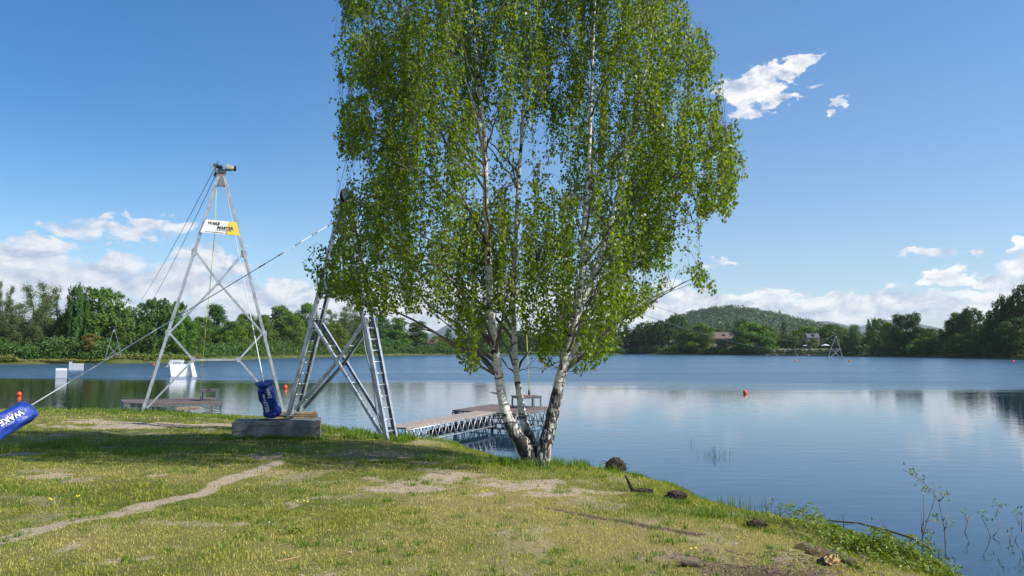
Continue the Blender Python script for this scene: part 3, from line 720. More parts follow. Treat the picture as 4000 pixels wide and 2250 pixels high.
# left tower (three sections, motor on top)
fL = gp(358, 1037); D1, D2 = fL.y, fL.y+1.5
fL = fL.copy(); fR = at(1106, 1604, D2)
e_ = (fR-fL); e_.z = 0; e_.normalize(); eyL = Vector((-e_.y, e_.x, 0))
hubL = at(866, 690, (D1+D2)/2)
zq = lambda py: atp(550, py, (D1+D2)/2).z
TLw, exL, eyL, legL, hubL, _ = tower('cable_tower', 'tall steel lattice tower with three-section legs and a motor on top, leftmost on the bank', [fL, fR], hubL, eyL, [zq(636)], zq(711), zq(838), (.105*1.55, zq(905)), group='wakeboard cable towers', lw=.22)
h = hubL+tz*.16
mb = MB(); mb.box(h+tz*.06, .42, .30, .10, exL, eyL, tz); mb.box(h+exL*.10+tz*.14, .60, .22, .05, exL, eyL, tz); mb.build('motor_mount', M['iron'], TLw)
mb = MB()
for k in range(3): mb.lathe(h-exL*(.02+.07*k)+tz*.26, exL, [(-.03, .16), (-.012, .12), (.012, .12), (.03, .16)], 20)
wh = mb.build('drive_wheel', M['iron'], TLw)
mb = MB(); mb.lathe(h-exL*.30+tz*.26, exL, [(0, .05), (.36, .05)], 10); mb.box(h-exL*.23+tz*.33, .07, .14, .16, exL, eyL, tz); mb.build('axle', M['blackrub'], wh)
mb = MB(); c0 = h+exL*.16+tz*.26+Vector((0, 0, 0))
mb.lathe(c0, exL, [(0, .07), (.02, .125), (.06, .135), (.40, .135), (.44, .12)], 20)
for k in range(14):
    a = k/14*6.283; mb.box(c0+exL*.22+(eyL*math.cos(a)+tz*math.sin(a))*.142, .30, .008, .02, exL, (tz*math.cos(a)-eyL*math.sin(a)), (eyL*math.cos(a)+tz*math.sin(a)))
mb.box(c0+exL*.14+tz*.17, .16, .14, .09, exL, eyL, tz)
mt = mb.build('motor', M['motor'], TLw)
mb = MB(); mb.lathe(c0, exL, [(.43, .145), (.55, .14), (.56, .10)], 20); mb.build('fan_cover', M['iron'], mt)
mb = MB(); mb.box(hubL-tz*.02-eyL*.19, .18, .02, .05, exL, eyL, tz); mb.build('strap', M['red'], TLw)
def scale_part(o_, k, piv):
    pl = Vector(TLw.location)
    for v_ in o_.data.vertices: v_.co = (piv-pl)+(v_.co-(piv-pl))*k
for o_ in list(TLw.children):
    if o_.name.split('.')[0] in ('motor_mount', 'drive_wheel', 'motor', 'strap'):
        for q_ in [o_]+list(o_.children): scale_part(q_, .64, hubL+tz*.12)
def banner(T, A_, B_, C_, D_, n_, flip=False, dark=False):
    """A top-left, B top-right, C bottom-right, D bottom-left, n_ = towards the viewer"""
    mb = MB(); A_, B_, C_, D_ = map(Vector, (A_, B_, C_, D_)); nu = 12
    top = [A_.lerp(B_, i/nu) for i in range(nu+1)]; bot = [D_.lerp(C_, i/nu) for i in range(nu+1)]
    vs = []; fs = []
    for i in range(nu+1):
        wv = n_*(.003*math.sin(i*1.3))
        vs += [top[i]+wv, bot[i]+wv*1.2]
    for i in range(nu): fs.append((2*i, 2*i+1, 2*i+3, 2*i+2))
    k = len(vs); vs += [v-n_*.004 for v in vs]; fs += [tuple(j+k for j in f)[::-1] for f in fs]
    fs += [(0, k, k+1, 1), (2*nu, 2*nu+1, k+2*nu+1, k+2*nu)]
    for i in range(nu): fs += [(2*i, 2*i+2, k+2*i+2, k+2*i), (2*i+1, k+2*i+1, k+2*i+3, 2*i+3)]
    mb.add(vs, fs, False); bo = mb.build('banner', M['banner'], T)
    def pt(u, v): return (D_.lerp(C_, u)).lerp(A_.lerp(B_, u), v)+n_*.008
    g = MB(); g.add([pt(.40, .24), pt(.80, .24), pt(.80, .36), pt(.40, .36)], [(0, 1, 2, 3)]); g.build('grey_bar', M['greyprint'], bo)
    y = MB(); pl = [pt(.995, .02), pt(.995, .98), pt(.76, .98), pt(.72, .70), pt(.68, .40), pt(.66, .22), pt(.66, .02)]
    y.add(pl, [tuple(range(len(pl)))]); y.build('yellow_panel', M['yellow'], bo)
    t = MB()
    def word(s_, u0, u1, v0, hgt, sh=.25, bold=.012):
        vs, fs, w_ = text_mesh(s_, 1.0, sh, bold)
        t.add([pt(u0+(u1-u0)*v.x/w_, v0+v.y*hgt)+n_*.004 for v in vs], fs)
    word('WAKE', .10, .47, .66, .30, .12, .035); word('MASTER', .40, .86, .38, .30, .12, .035); word('www.wakemaster.cz', .12, .68, .06, .15, 0, .012)
    t.build('lettering', M['ink'], bo)
nf = -eyL
zt, zb = zq(556), zq(590)
banner(TLw, legL(0, zt)+nf*.20+exL*.05, legL(1, zt-.04)+nf*.20, legL(1, zb-.04)+nf*.20, legL(0, zb+.02)+nf*.20, nf)
# wooden pad beneath its right foot
mb = MB()
for k in range(3):
    mb.box(fR+Vector((0, 0, -.045-.07*k)), .55-.05*k, .5, .062, exL, eyL, tz)
mb.box(fR+Vector((.0, 0, -.35)), .6, .55, .28, exL, eyL, tz)
tag(mb.build('timber_pad', M['wood'], None, fR, .006), 'pale timber pad under the right foot of the tall left tower', 'timber pad')
# right tower (two sections)
gr_ = gp(986, 1109); D1, D2 = gr_.y+1.3, gr_.y
gL = at(1146, 1618, D1); gR = gr_.copy()
e_ = (gR-gL); e_.z = 0; e_.normalize(); eyR = Vector((-e_.y, e_.x, 0))
hubR = at(1352, 850, (D1+D2)/2)
zr = lambda py: atp(850, py, (D1+D2)/2).z
TRw, exR, eyR, legR, hubR, _ = tower('cable_tower', 'shorter steel lattice tower with ladder legs, its top hidden in birch leaves', [gL, gR], hubR, eyR, [zr(812)], zr(909), group='wakeboard cable towers', lw=.30)
h = hubR+tz*.16
mb = MB(); mb.box(h+tz*.07, .34, .26, .10, exR, eyR, tz)
mb.box(h+tz*.20-exR*.05, .10, .20, .24, exR, eyR, tz); mb.build('wheel_mount', M['iron'], TRw)
mb = MB()
mb.lathe(h+tz*.30+eyR*.02, (exR+tz*.25).normalized(), [(-.035, .20), (-.012, .15), (.012, .15), (.035, .20)], 22); mb.build('return_wheel', M['iron'], TRw)
mb = MB(); mb.box(hubR-exR*.12-tz*.0, .12, .05, .05, exR, eyR, tz); mb.build('strap', M['red'], TRw)
nf = -eyR
zt, zb = zr(694), zr(742)
banner(TRw, legR(0, zt)+nf*.20+exR*.05, legR(1, zt)+nf*.20-exR*.05, legR(1, zb)+nf*.20-exR*.03, legR(0, zb)+nf*.20+exR*.03, nf)
mb = MB(); pz = [legR(1, z)-exR*.07-eyR*.19+Vector((.02*math.sin(z*5), 0, 0)) for z in np.linspace(.55, 4.6, 22)]
mb.tube(pz, .018, 6); mb.build('hose', M['galv_dark'], TRw)
mb = MB(); zz = gL.z
for k in range(4): mb.box(gL+Vector((0, 0, -.05-.085*k)), .50, .52, .078, exR, eyR, tz)
mb.box(gL+Vector((0, 0, -.05-.085*4-.15)), .56, .56, .34, exR, eyR, tz)
tag(mb.build('timber_pad', M['wood'], None, gL, .006), 'stacked timber pad under the left foot of the shorter tower', 'timber pad')
# far towers
def small_tower(pL, pR, hub_, label):
    e_ = Vector(pR)-Vector(pL); e_.z = 0; e_.normalize(); ey = Vector((-e_.y, e_.x, 0))
    zs = lambda t: pL.z+(hub_.z-pL.z)*t
    return tower('cable_tower', label, [pL, pR], hub_, ey, [zs(.48)], zs(.30), group='wakeboard cable towers', detail=False, lw=.14)
pL = at(3230, 1407, 156); pR = at(3294, 1407, 158)
hubM = at(3265, 1312, 157); T_ = small_tower(pL, pR, hubM, 'distant grey A-frame tower standing in the water before the right far shore')[0]
mb = MB(); mb.lathe(hubM+Vector((0, 0, .3)), (1, 0, 0), [(-.12, .25), (.12, .25)], 12); mb.box(hubM+tz*.25, .3, .4, .4); mb.build('return_wheel', M['iron'], T_)
pL = at(408, 1409, 118); pR = at(474, 1398, 119)
hubW = at(446, 1288, 118.5); T_ = small_tower(pL, pR, hubW, 'distant grey A-frame tower on the grassy left far shore before the wood')[0]
mb = MB(); mb.lathe(hubW+Vector((0, 0, .3)), (1, 0, 0), [(-.12, .25), (.12, .25)], 12); mb.build('return_wheel', M['iron'], T_)
# ------------------------------------------------------------------ cables
def sagline(a, b, sag, n_=40): 
    return [Vector(a).lerp(Vector(b), i/n_)-tz*sag*4*(i/n_)*(1-i/n_) for i in range(n_+1)]
topL = hubL+tz*.42; topR = hubR+tz*.45
c = empty('haul_cable', topL, 'pair of thin steel cables from the motor tower to the left far shore', 'cable', 'haul cables over the lake')
ca1 = sagline(topL-exL*.12+tz*.10, hubW+tz*.4-Vector((.3, 0, 0)), 1.6, 60); ca2 = sagline(topL-exL*.06-tz*.08-eyL*.2, hubW+tz*.3+Vector((.6, 0, 0)), 2.3, 60)
for l_ in (ca1, ca2):
    mb = MB(); mb.tube(l_, .011, 5, smooth=True); mb.build('strand', M['cable'], c)
c = empty('haul_cable', topR, 'pair of thin steel cables from the birch-hidden tower to the right far shore', 'cable', 'haul cables over the lake')
cb1 = sagline(topR+tz*.05, hubM+tz*.35, 2.2, 60); cb2 = sagline(topR-tz*.12+exR*.12, hubM+tz*.1+Vector((-.6, 0, 0)), 3.0, 60)
for l_ in (cb1, cb2):
    mb = MB(); mb.tube(l_, .011, 5); mb.build('strand', M['cable'], c)
# trolley and rope on the left cable
def trolley(line, i, low, label, end, endlabel):
    p = line[0].lerp(line[1], 0) if i is None else line[i]
    return p
def on_line(line, D):
    for a, b_ in zip(line[:-1], line[1:]):
        if (a.y-D)*(b_.y-D) <= 0: return a.lerp(b_, (D-a.y)/(b_.y-a.y))
p = on_line(ca1, 27.4); p2 = on_line(ca2, 27.4)
t_ = empty('tow_trolley', p2, 'small steel trolley with a yellow tow rope on the left haul cable', 'tow trolley', 'tow ropes on the haul cables')
mb = MB(); mb.box((p+p2)/2, .05, .12, abs(p.z-p2.z)+.22); mb.lathe(p+Vector((0, -.05, .04)), (0, 1, 0), [(0, .07), (.08, .07)], 14); mb.lathe(p2+Vector((0, -.06, -.08)), (0, 1, 0), [(0, .09), (.10, .09)], 14); mb.build('block', M['galv_dark'], t_)
rp_end = at(777, 1553, 27.5)
mb = MB(); mb.tube([p2-tz*.1, p2.lerp(rp_end, .25)+Vector((.10, 0, 0)), p2.lerp(rp_end, .5)+Vector((.08, 0, 0)), rp_end], .011, 5); mb.build('tow_rope', M['rope'], t_)
p = on_line(cb1, 25.5); p2 = on_line(cb2, 25.5)
t_ = empty('tow_trolley', p, 'tow trolley on the right haul cable, its rope ending over the right jetty', 'tow trolley', 'tow ropes on the haul cables')
mb = MB(); mb.box((p+p2)/2, .05, .12, abs(p.z-p2.z)+.2); mb.lathe(p2+Vector((0, -.06, -.08)), (0, 1, 0), [(0, .09), (.10, .09)], 14); mb.build('block', M['galv_dark'], t_)
he = at(2067, 1524, 23.9)
mb = MB(); mb.tube([p2-tz*.1, p2.lerp(he, .5)+Vector((-.03, 0, 0)), he], .011, 5); mb.build('tow_rope', M['rope'], t_)
mb = MB(); mb.tube([he, he-tz*.18], [.032, .036], 8); mb.tube([he-tz*.18, he-tz*.20-Vector((.0, .02, 0))], [.036, .04], 8); mb.build('handle', M['blackrub'], t_)
# guy wires
bagtop = at(132, 1577, 11.6); gh = hubR-exR*.16
dirg = (bagtop-gh).normalized(); anchor = gh+dirg*((gh.z-.5)/-dirg.z)
gw = empty('guy_wire', anchor, 'taut grey guy wire rising from the lower left blue sleeve to the shorter tower', 'guy wire', 'guy wires of the towers')
mb = MB(); mb.tube([anchor, gh], .009, 6); mb.build('wire', M['cablelite'], gw)
for k in range(5):
    mb = MB(); a = gh.lerp(anchor, .03+.045*k*1.3); b_ = gh.lerp(anchor, .03+.045*k*1.3+.02); mb.tube([a, b_], .013, 6); mb.build('clamp', M['galv_dark'], gw)
# ------------------------------------------------------------------ concrete block and blue sleeves
ctop = .745; bl = at(906, 1647, 15.9); br_ = at(1250, 1640, 16.5)
f0 = onz(906/K, 1649/K, ctop); f1 = onz(1250/K, 1643/K, ctop); exb = (f1-f0); wb = exb.length; exb.normalize(); eyb = Vector((-exb.y, exb.x, 0))
mb = MB()
rngb = random.Random(3)
cc = f0+exb*wb/2+eyb*.42
prof = []
mb.box(Vector((cc.x, cc.y, (.10+ctop)/2)), wb, .84, ctop-.10, exb, eyb, tz)
blk = mb.build('concrete_block', M['concrete'], None, Vector((cc.x, cc.y, .4)), .012); tag(blk, 'long grey concrete anchor block with board marks in the birch shade', 'concrete block')
def sleeve(a, b_, r, label, txt, flip=False, face=(0, -1, 0), seed=1, tpos=(.15, .95), th=.13, knot=True, squash=.75, roll=0):
    """tarpaulin sleeve from a (low/mouth) to b_ (tied top)"""
    a = Vector(a); b_ = Vector(b_); d = (b_-a); L = d.length; d.normalize(); fc = Vector(face); fc = (fc-d*fc.dot(d)).normalized(); sdv = d.cross(fc)
    rg = random.Random(seed); ph = [rg.uniform(0, 6.28) for _ in range(8)]
    def rad_(s, phi):
        base_ = r*(1+.04*math.sin(s*7+ph[0])+.03*math.sin(s*13+ph[1]))
        base_ *= (1+.10*math.sin(3*phi+s*5+ph[2])+.07*math.sin(5*phi-s*9+ph[3])+.035*math.sin(9*phi+s*23+ph[4])+.018*math.sin(s*40+ph[5]+phi*2)*(.3+s))
        tie = math.exp(-((s-.88)/.05)**2)*.16
        mouth = 1-.35*sstep(np.float64(s), .97, 1.0) if not knot else 1
        bot_ = 1-.45*(1-sstep(np.float64(s), 0, .10))
        return base_*(1-tie*(1 if knot else 0))*float(mouth)*float(bot_)
    def P_(s, phi, off=0):
        q_ = rad_(s, phi)+off; bend = .05*math.sin(s*3+ph[6])
        return a+d*L*s+fc*(math.cos(phi)*q_*squash)+sdv*(math.sin(phi)*q_+bend*r)
    mb = MB(); ns, npz = 44, 40; vs = [P_(i/ns, 2*math.pi*k/npz) for i in range(ns+1) for k in range(npz)]
    fs = [(i*npz+k, i*npz+(k+1) % npz, (i+1)*npz+(k+1) % npz, (i+1)*npz+k) for i in range(ns) for k in range(npz)]
    fs += [tuple(range(npz))[::-1], tuple(ns*npz+k for k in range(npz))]
    mb.add(vs, fs, True); base_ = a
    o_ = mb.build('wire_sleeve', M['blue'], None, base_)
    tag(o_, label, 'wire sleeve', 'blue tarpaulin sleeves on the guy wires')
    t = MB()
    for (word_, s0_, s1_, lat_, hgt_) in txt:
     vsx, fsx, w_ = text_mesh(word_, 1.0, .12, .018)
     bm = bmesh.new(); bvs = [bm.verts.new(v) for v in vsx]
     for f_ in fsx:
         try: bm.faces.new([bvs[i] for i in f_])
         except Exception: pass
     for _ in range(2): bmesh.ops.subdivide_edges(bm, edges=[e for e in bm.edges if e.calc_length() > .12], cuts=1, use_grid_fill=False)
     bmesh.ops.triangulate(bm, faces=bm.faces); bm.verts.index_update()
     vv = [P_(s0_+(s1_-s0_)*v.co.x/w_, (lat_+v.co.y*hgt_)/r+roll, .010) for v in bm.verts]
     t.add(vv, [[v.index for v in f_.verts] for f_ in bm.faces]); bm.free()
    t.build('lettering', M['whiteprint'], o_)
    return o_
sb = at(1062, 1632, 16.6); stp = at(1030, 1494, 16.3)
sleeve(sb+Vector((.03, 0, .02)), stp, .165, 'blue tarpaulin sleeve with white lettering standing on the concrete block', [('WAKE', .90, .60, .03, .095), ('MASTER', .74, .22, -.085, .095)], True, (-.1, -1, .1), 4, roll=.12)
gw = empty('guy_wire', sb, 'pale stay wire from the motor tower down into the sleeve on the block', 'guy wire', 'guy wires of the towers')
mb = MB(); hb = hubL-eyL*.2+exL*.05; mb.tube([sb+tz*.1, stp+Vector((-.01, 0, .05)), hb], .010, 6); mb.build('wire', M['cablelite'], gw)
mb = MB(); sdg = stp.lerp(hb, .06); mb.tube([stp.lerp(hb, .02), sdg], .015, 6); mb.build('turnbuckle', M['galv'], gw)
mb = MB(); ce = Vector((cc.x, cc.y, ctop+.02)); mb.tube([sb+Vector((.05, -.05, .03)), sb+Vector((.18, -.1, .05)), ce+exb*.25-eyb*.05, ce+exb*.0-eyb*.25, ce-exb*.35-eyb*.22, ce-exb*.2+eyb*.05], .013, 6)
tag(mb.build('black_cable', M['blackrub'], None, ce), 'black cable lying slack across the top of the concrete block', 'cable')
se = at(120, 1600, 11.6); a_b = at(-260, 1800, 10.3)
sleeve(a_b, se, .150, 'blue tarpaulin sleeve around the guy wire at the left edge, cut by the frame', [('WAKE', .86, .60, -.03, .115), ('MASTER', .55, .2, -.03, .115)], True, (.35, -1, .25), 9, knot=False, squash=.9, roll=.0)
mb = MB()
st0 = Vector((cc.x, cc.y, ctop))+exb*(wb/2-.32)+eyb*.22
for k in range(3): mb.box(st0+tz*(.022+.045*k)+exb*(.01*(k % 2)), .50-.02*k, .22, .04, (exb+eyb*.06*(k-1)).normalized(), (eyb-exb*.06*(k-1)).normalized(), tz)
tag(mb.build('timber_stack', M['wood'], None, st0, .004), 'small stack of weathered boards on the right end of the concrete block', 'timber stack')
mb = MB(); mb.box(st0-exb*.47+tz*.016, .28, .10, .03, exb, eyb, tz); tag(mb.build('wood_offcut', M['wood'], None, st0-exb*.4, .003), 'short wood offcut lying between the blue sleeve and the board stack', 'wood offcut')
# ------------------------------------------------------------------ jetties
def quad_deck(P4, th): return P4
def boards(mb, P4, nb, th, gap=.006):
    """P4: corners a,b,c,d (a-b and d-c are board ends' edges); boards run a->b"""
    a, b_, c_, d_ = [Vector(p) for p in P4]
    for i in range(nb):
        t0 = i/nb; t1 = (i+1)/nb-gap/max((d_-a).length, .1)
        q_ = [a.lerp(d_, t0), b_.lerp(c_, t0), b_.lerp(c_, t1), a.lerp(d_, t1)]
        mb.prism(q_, (0, 0, -th))
def warren(mb, a, b_, h_, nbay, r=.014):
    a = Vector(a); b_ = Vector(b_); d0 = Vector((0, 0, -h_))
    mb.tube([a, b_], r*1.2, 6); mb.tube([a+d0, b_+d0], r*1.2, 6)
    for i in range(nbay):
        p = a.lerp(b_, i/nbay); q_ = a.lerp(b_, (i+.5)/nbay)+d0; s_ = a.lerp(b_, (i+1)/nbay)
        mb.tube([p, q_], r, 5); mb.tube([q_, s_], r, 5)
def table(T, c, ex, ey, w_, d_, zt_, z0):
    mb = MB(); boards(mb, [c-ex*w_/2-ey*d_/2+tz*zt_, c+ex*w_/2-ey*d_/2+tz*zt_, c+ex*w_/2+ey*d_/2+tz*zt_, c-ex*w_/2+ey*d_/2+tz*zt_], 4, .035)
    return mb
dz = .50
dk = [Vector((-1.66, 22.55, dz)), Vector((.10, 21.25, dz)), Vector((1.22, 23.7, dz)), Vector((-.62, 24.95, dz))]
J1 = empty('jetty', (-.2, 23, 0), 'steel-truss jetty with brown deck and pale gangway, seen behind the birch trunks', 'jetty', 'jetties of the lake bank')
mb = MB(); boards(mb, dk, 14, .04); mb.build('deck', M['deck'], J1)
mb = MB()
for i in range(4): warren(mb, dk[i]-tz*.07, dk[(i+1) % 4]-tz*.07, .36, 8)
warren(mb, (dk[0]+dk[3])/2-tz*.07, (dk[1]+dk[2])/2-tz*.07, .36, 8)
mb.build('truss', M['galv_dark'], J1)
for i in range(4):
    mb = MB(); p = dk[i].lerp(dk[(i+2) % 4], .03); mb.tube([p-tz*.05, p-tz*1.6], .032, 8); mb.build('pile', M['galv_dark'], J1)
r4 = [Vector((-2.85, 17.75, .50)), Vector((-2.28, 17.50, .50)), Vector((-.42, 21.65, .515)), Vector((-.98, 22.02, .515))]
mb = MB(); boards(mb, [r4[1], r4[2], r4[3], r4[0]][::-1] if False else [r4[0], r4[3], r4[2], r4[1]], 1, .04)
gwy = MB(); boards(gwy, [r4[0], r4[1], r4[2], r4[3]], 20, .035, .004); gwy.build('gangway', M['deckgrey'], J1)
mb = MB(); warren(mb, r4[1]-tz*.06, r4[2]-tz*.06, .30, 15, .012); warren(mb, r4[0]-tz*.06, r4[3]-tz*.06, .30, 15, .012)
mb.build('gangway_truss', M['galv'], J1)
mb = MB(); fl_ = (r4[0]+r4[3])/2; mb.tube([r4[0].lerp(r4[3], .35)-tz*.30+Vector((.3, 0, 0)), r4[0].lerp(r4[3], 1)-tz*.30+Vector((.3, 0, 0))], .09, 10); mb.build('float', M['iron'], J1)
for p in (r4[0], r4[1]):
    mb = MB(); mb.box(p-tz*.25+Vector((.02, .05, 0)), .04, .04, .42); mb.build('leg', M['galv'], J1)
exj = (dk[2]-dk[1]).normalized(); eyj = Vector((-exj.y, exj.x, 0)); tcen = Vector((.42, 23.5, 0))
exj2 = Vector((.93, .36, 0)).normalized(); eyj2 = Vector((-.36, .93, 0)).normalized()
tb = empty('starting_bench', Vector((tcen.x, tcen.y, dz)), 'small brown bench table standing on the right jetty deck', 'bench', 'benches on the jetties')
def bench(tb, tcen, exq, eyq, w_, d_, z0, z1):
    mb = MB(); c_ = Vector((tcen.x, tcen.y, 0)); boards(mb, [c_-exq*w_/2-eyq*d_/2+tz*z1, c_+exq*w_/2-eyq*d_/2+tz*z1, c_+exq*w_/2+eyq*d_/2+tz*z1, c_-exq*w_/2+eyq*d_/2+tz*z1], 4, .035); mb.build('tabletop', M['deck'], tb)
    mb = MB()
    for a in (-1, 1): mb.bar(c_+exq*a*(w_/2-.03)-eyq*(d_/2-.03)+tz*(z1-.055), c_+exq*a*(w_/2-.03)+eyq*(d_/2-.03)+tz*(z1-.055), .035, .035)
    for a in (-1, 1): mb.bar(c_-exq*(w_/2-.05)+eyq*a*(d_/2-.03)+tz*(z1-.055), c_+exq*(w_/2-.05)+eyq*a*(d_/2-.03)+tz*(z1-.055), .033, .033)
    mb.build('frame', M['galv_dark'], tb)
    for a in (-1, 1):
        for b_ in (-1, 1):
            mb = MB(); mb.box(c_+exq*a*(w_/2-.03)+eyq*b_*(d_/2-.03)+tz*(z0+(z1-.073-z0)/2), .04, .04, z1-.073-z0, exq, eyq, tz); mb.build('leg', M['galv_dark'], tb)
bench(tb, tcen, exj2, eyj2, .72, .62, dz, .84)
p = Vector((.62, 23.95, 0)); mb = MB(); mb.tube([p+tz*.3, p+tz*.82], .04, 8); tag(mb.build('mooring_post', M['blackrub'], None, p+tz*.3), 'short dark post behind the bench on the right jetty', 'post')
# left jetty
q1 = onz(484/K, 1577/K, .42); q2 = onz(871/K, 1571/K, .42); q3 = onz(835/K, 1553/K, .42); q4 = onz(470/K, 1560/K, .42)
J2 = empty('jetty', ((q1+q3)/2).xy.to_3d(), 'low brown deck jetty on steel legs between the feet of the motor tower', 'jetty', 'jetties of the lake bank')
mb = MB(); boards(mb, [q1, q2, q3, q4], 14, .04); mb.build('deck', M['deck'], J2)
mb = MB()
for a, b_ in ((q1, q2), (q2, q3), (q3, q4), (q4, q1)): mb.bar(a-tz*.08, b_-tz*.08, .04, .07)
mb.build('frame', M['galv_dark'], J2)
for t in (.02, .34, .66, .98):
    for u in (.03, .97):
        p = q1.lerp(q2, t).lerp(q4.lerp(q3, t), u); mb = MB(); mb.box(p-tz*.5, .04, .04, .76); mb.build('leg', M['galv_dark'], J2)
mb = MB(); a = q2.lerp(q1, .22)-tz*.34; b_ = q2-tz*.34; mb.tube([a, b_], .018, 5); mb.tube([q2.lerp(q1, .22)-tz*.12, b_], .014, 5); mb.build('brace', M['galv_dark'], J2)
t2 = q2.lerp(q3, .42)+Vector((-.33, 0, 0)); tb = empty('starting_bench', Vector((t2.x, t2.y, .42)), 'small dark bench table at the right end of the left jetty', 'bench', 'benches on the jetties')
exq = (q2-q1).normalized(); eyq = Vector((-exq.y, exq.x, 0)); bench(tb, t2, exq, eyq, .56, .60, .42, .80)
mb = MB(); mb.prism([onz(x/K, y/K, .40) for (x, y) in ((690, 1602), (780, 1600), (778, 1594), (695, 1596))], (0, 0, .05)); tag(mb.build('walk_board', M['wood'], None, onz(740/K, 1600/K, .4)), 'pale loose board lying in front of the left jetty', 'board')
# ------------------------------------------------------------------ ramps on the water
p0 = onz(216/K, 1476/K, 0); p1 = onz(261/K, 1476/K, 0); w_ = (p1-p0).length; yb = Vector((p0.x, p0.y, 0)).normalized()
def ramp_obj(name, polys, label):
    mb = MB()
    for poly, th in polys: mb.prism(poly, th)
    o_ = mb.build(name, M['white'], None, polys[0][0][0], .012); tag(o_, label, 'wakeboard ramp', 'white ramps floating on the lake'); return o_
hh_ = .70
ramp_obj('wakeboard_ramp', [([p0+Vector((0, 0, -.1)), p0+Vector((0, 0, hh_*.8)), p0+yb*.35+tz*hh_, p0+yb*1.2+tz*hh_, p0+yb*1.6-tz*.1], Vector((w_, 0, 0)))], 'small white box ramp, leftmost on the water')
p0 = onz(268/K, 1446/K, 0); p1 = onz(326/K, 1446/K, 0); w_ = (p1-p0).length; zt = .85; yb = Vector((p0.x, p0.y, 0)).normalized()
ramp_obj('wakeboard_ramp', [([p0-tz*.1, p0+Vector((w_*.24, 0, -.1)), p0+Vector((w_*.24, 0, zt*.86)), p0+Vector((w_*.2, 0, zt)), p0+tz*zt], yb*1.1), ([p0+Vector((w_*.242, .03, -.1)), p0+Vector((w_, .03, -.1)), p0+Vector((w_, .03, zt*.75)), p0+Vector((w_*.242, .03, zt*.8))], yb*1.0)], 'long low white slider ramp behind the small box ramp')
kb = onz(720/K, 1471/K, 0); KD = kb.y
def kp(cx, cy, d=0, dx=0):   # point of the crop that shows the kicker
    q_ = at(cx*.4831, 1050+cy*.4831, KD+d); return q_
mb = MB()
base_ = [kp(1378, 872), kp(1490, 872)]
# centre box: sloped front, flat top
a, b_ = kp(1385, 868), kp(1490, 868); a2, b2 = kp(1372, 772, .9), kp(1502, 772, .9)
mb.add([a-tz*.15, b_-tz*.15, b2, a2, a+Vector((-1.1, 2.2, -.15)), b_+Vector((-.9, 2.2, -.15)), b2+Vector((-.45, 1.1, 0)), a2+Vector((-.6, 1.1, 0))], [(0, 1, 2, 3), (3, 2, 6, 7), (4, 7, 6, 5), (0, 3, 7, 4), (1, 5, 6, 2), (0, 4, 5, 1)])
# right wing with sloping top edge
a, b_ = kp(1560, 872, -.2), kp(1600, 872, -.2); t1_, t2_ = kp(1535, 752, .9), kp(1562, 748, .9)
mb.add([a-tz*.15, b_-tz*.15, t2_, t1_, a+Vector((-1.05, 2.3, -.15)), b_+Vector((-1.0, 2.3, -.15)), t2_+Vector((-.55, 1.3, 0)), t1_+Vector((-.6, 1.3, 0))], [(0, 1, 2, 3), (3, 2, 6, 7), (4, 7, 6, 5), (0, 3, 7, 4), (1, 5, 6, 2), (0, 4, 5, 1)])
kk = mb.build('wakeboard_ramp', M['white'], None, kb); tag(kk, 'large white kicker ramp with curved lip, seen through the motor tower', 'wakeboard ramp', 'white ramps floating on the lake')
mb = MB(); 
a = kp(1492, 866, .5); b_ = kp(1560, 870, .3); mb.prism([a-tz*.15, b_-tz*.15, kp(1536, 756, .95), kp(1500, 776, .95)], (0, .04, 0)); mb.build('side_panel', M['white'], kk)
mb = MB(); cur = []
for i in range(9):
    t = i/8; x0 = 1332+(1372-1332)*t; y0 = 795-(795-735)*(t**.45 if t > 0 else 0)
    cur.append((kp(1332+46*t, 797-62*t**1.6, 2.4), kp(1472+16*t, 790-54*t, 2.6)))
vs = []; fs = []
for (u, v_) in cur: vs += [u, v_, u+Vector((0, .06, -.06)), v_+Vector((0, .06, -.06))]
for i in range(8): b0 = i*4; fs += [(b0, b0+1, b0+5, b0+4), (b0+2, b0+6, b0+7, b0+3), (b0, b0+4, b0+6, b0+2), (b0+1, b0+3, b0+7, b0+5)]
fs += [(0, 2, 3, 1), (32, 33, 35, 34)]; mb.add(vs, fs); mb.build('curved_lip', M['white'], kk)
mb = MB()
for t in (0, .33, .66, 1): p = kp(1405+t*55, 768, 1.6); mb.tube([p-tz*.05, p+tz*.12], .03, 6)
mb.tube([kp(1405, 764, 1.6), kp(1430, 757, 1.6), kp(1460, 764, 1.6)], .03, 6); mb.build('rail', M['galv_dark'], kk)
# ------------------------------------------------------------------ buoys
def buoy(sx, sy, r, label, wh=False):
    p = onz(sx/K, sy/K, 0); e = empty('buoy', p, label, 'buoy', 'buoys marking the cable course')
    mb = MB(); mb.blob(p+tz*r*.75, r, 1, 1, 1.15, 14); mb.build('float', M['orange'], e)
    mb = MB(); mb.tube([p+tz*r*1.8, p+tz*r*1.9, p+tz*r*1.98], [r*.2, r*.14, r*.1], 8); mb.build('ring', M['white'] if wh else M['orange'], e)
    return e
buoy(75, 1546, .10, 'orange buoy above the blue sleeve at the left edge')
buoy(1115, 1518, .11, 'orange buoy on dark water right of the blue sleeve on the block')
buoy(2910, 1538, .10, 'orange buoy alone on the open water right of the birch')
buoy(310, 1428, .13, 'tiny orange buoy behind the low white slider')
buoy(601, 1426, .12, 'tiny orange buoy left of the white kicker near the far shore')
buoy(3107, 1413, .17, 'tiny buoy left of the tower standing in the water', True)
buoy(3319, 1413, .17, 'tiny buoy just right of the tower standing in the water', True)
buoy(3957, 1415, .17, 'tiny buoy near the shaded far shore at the right edge', True)
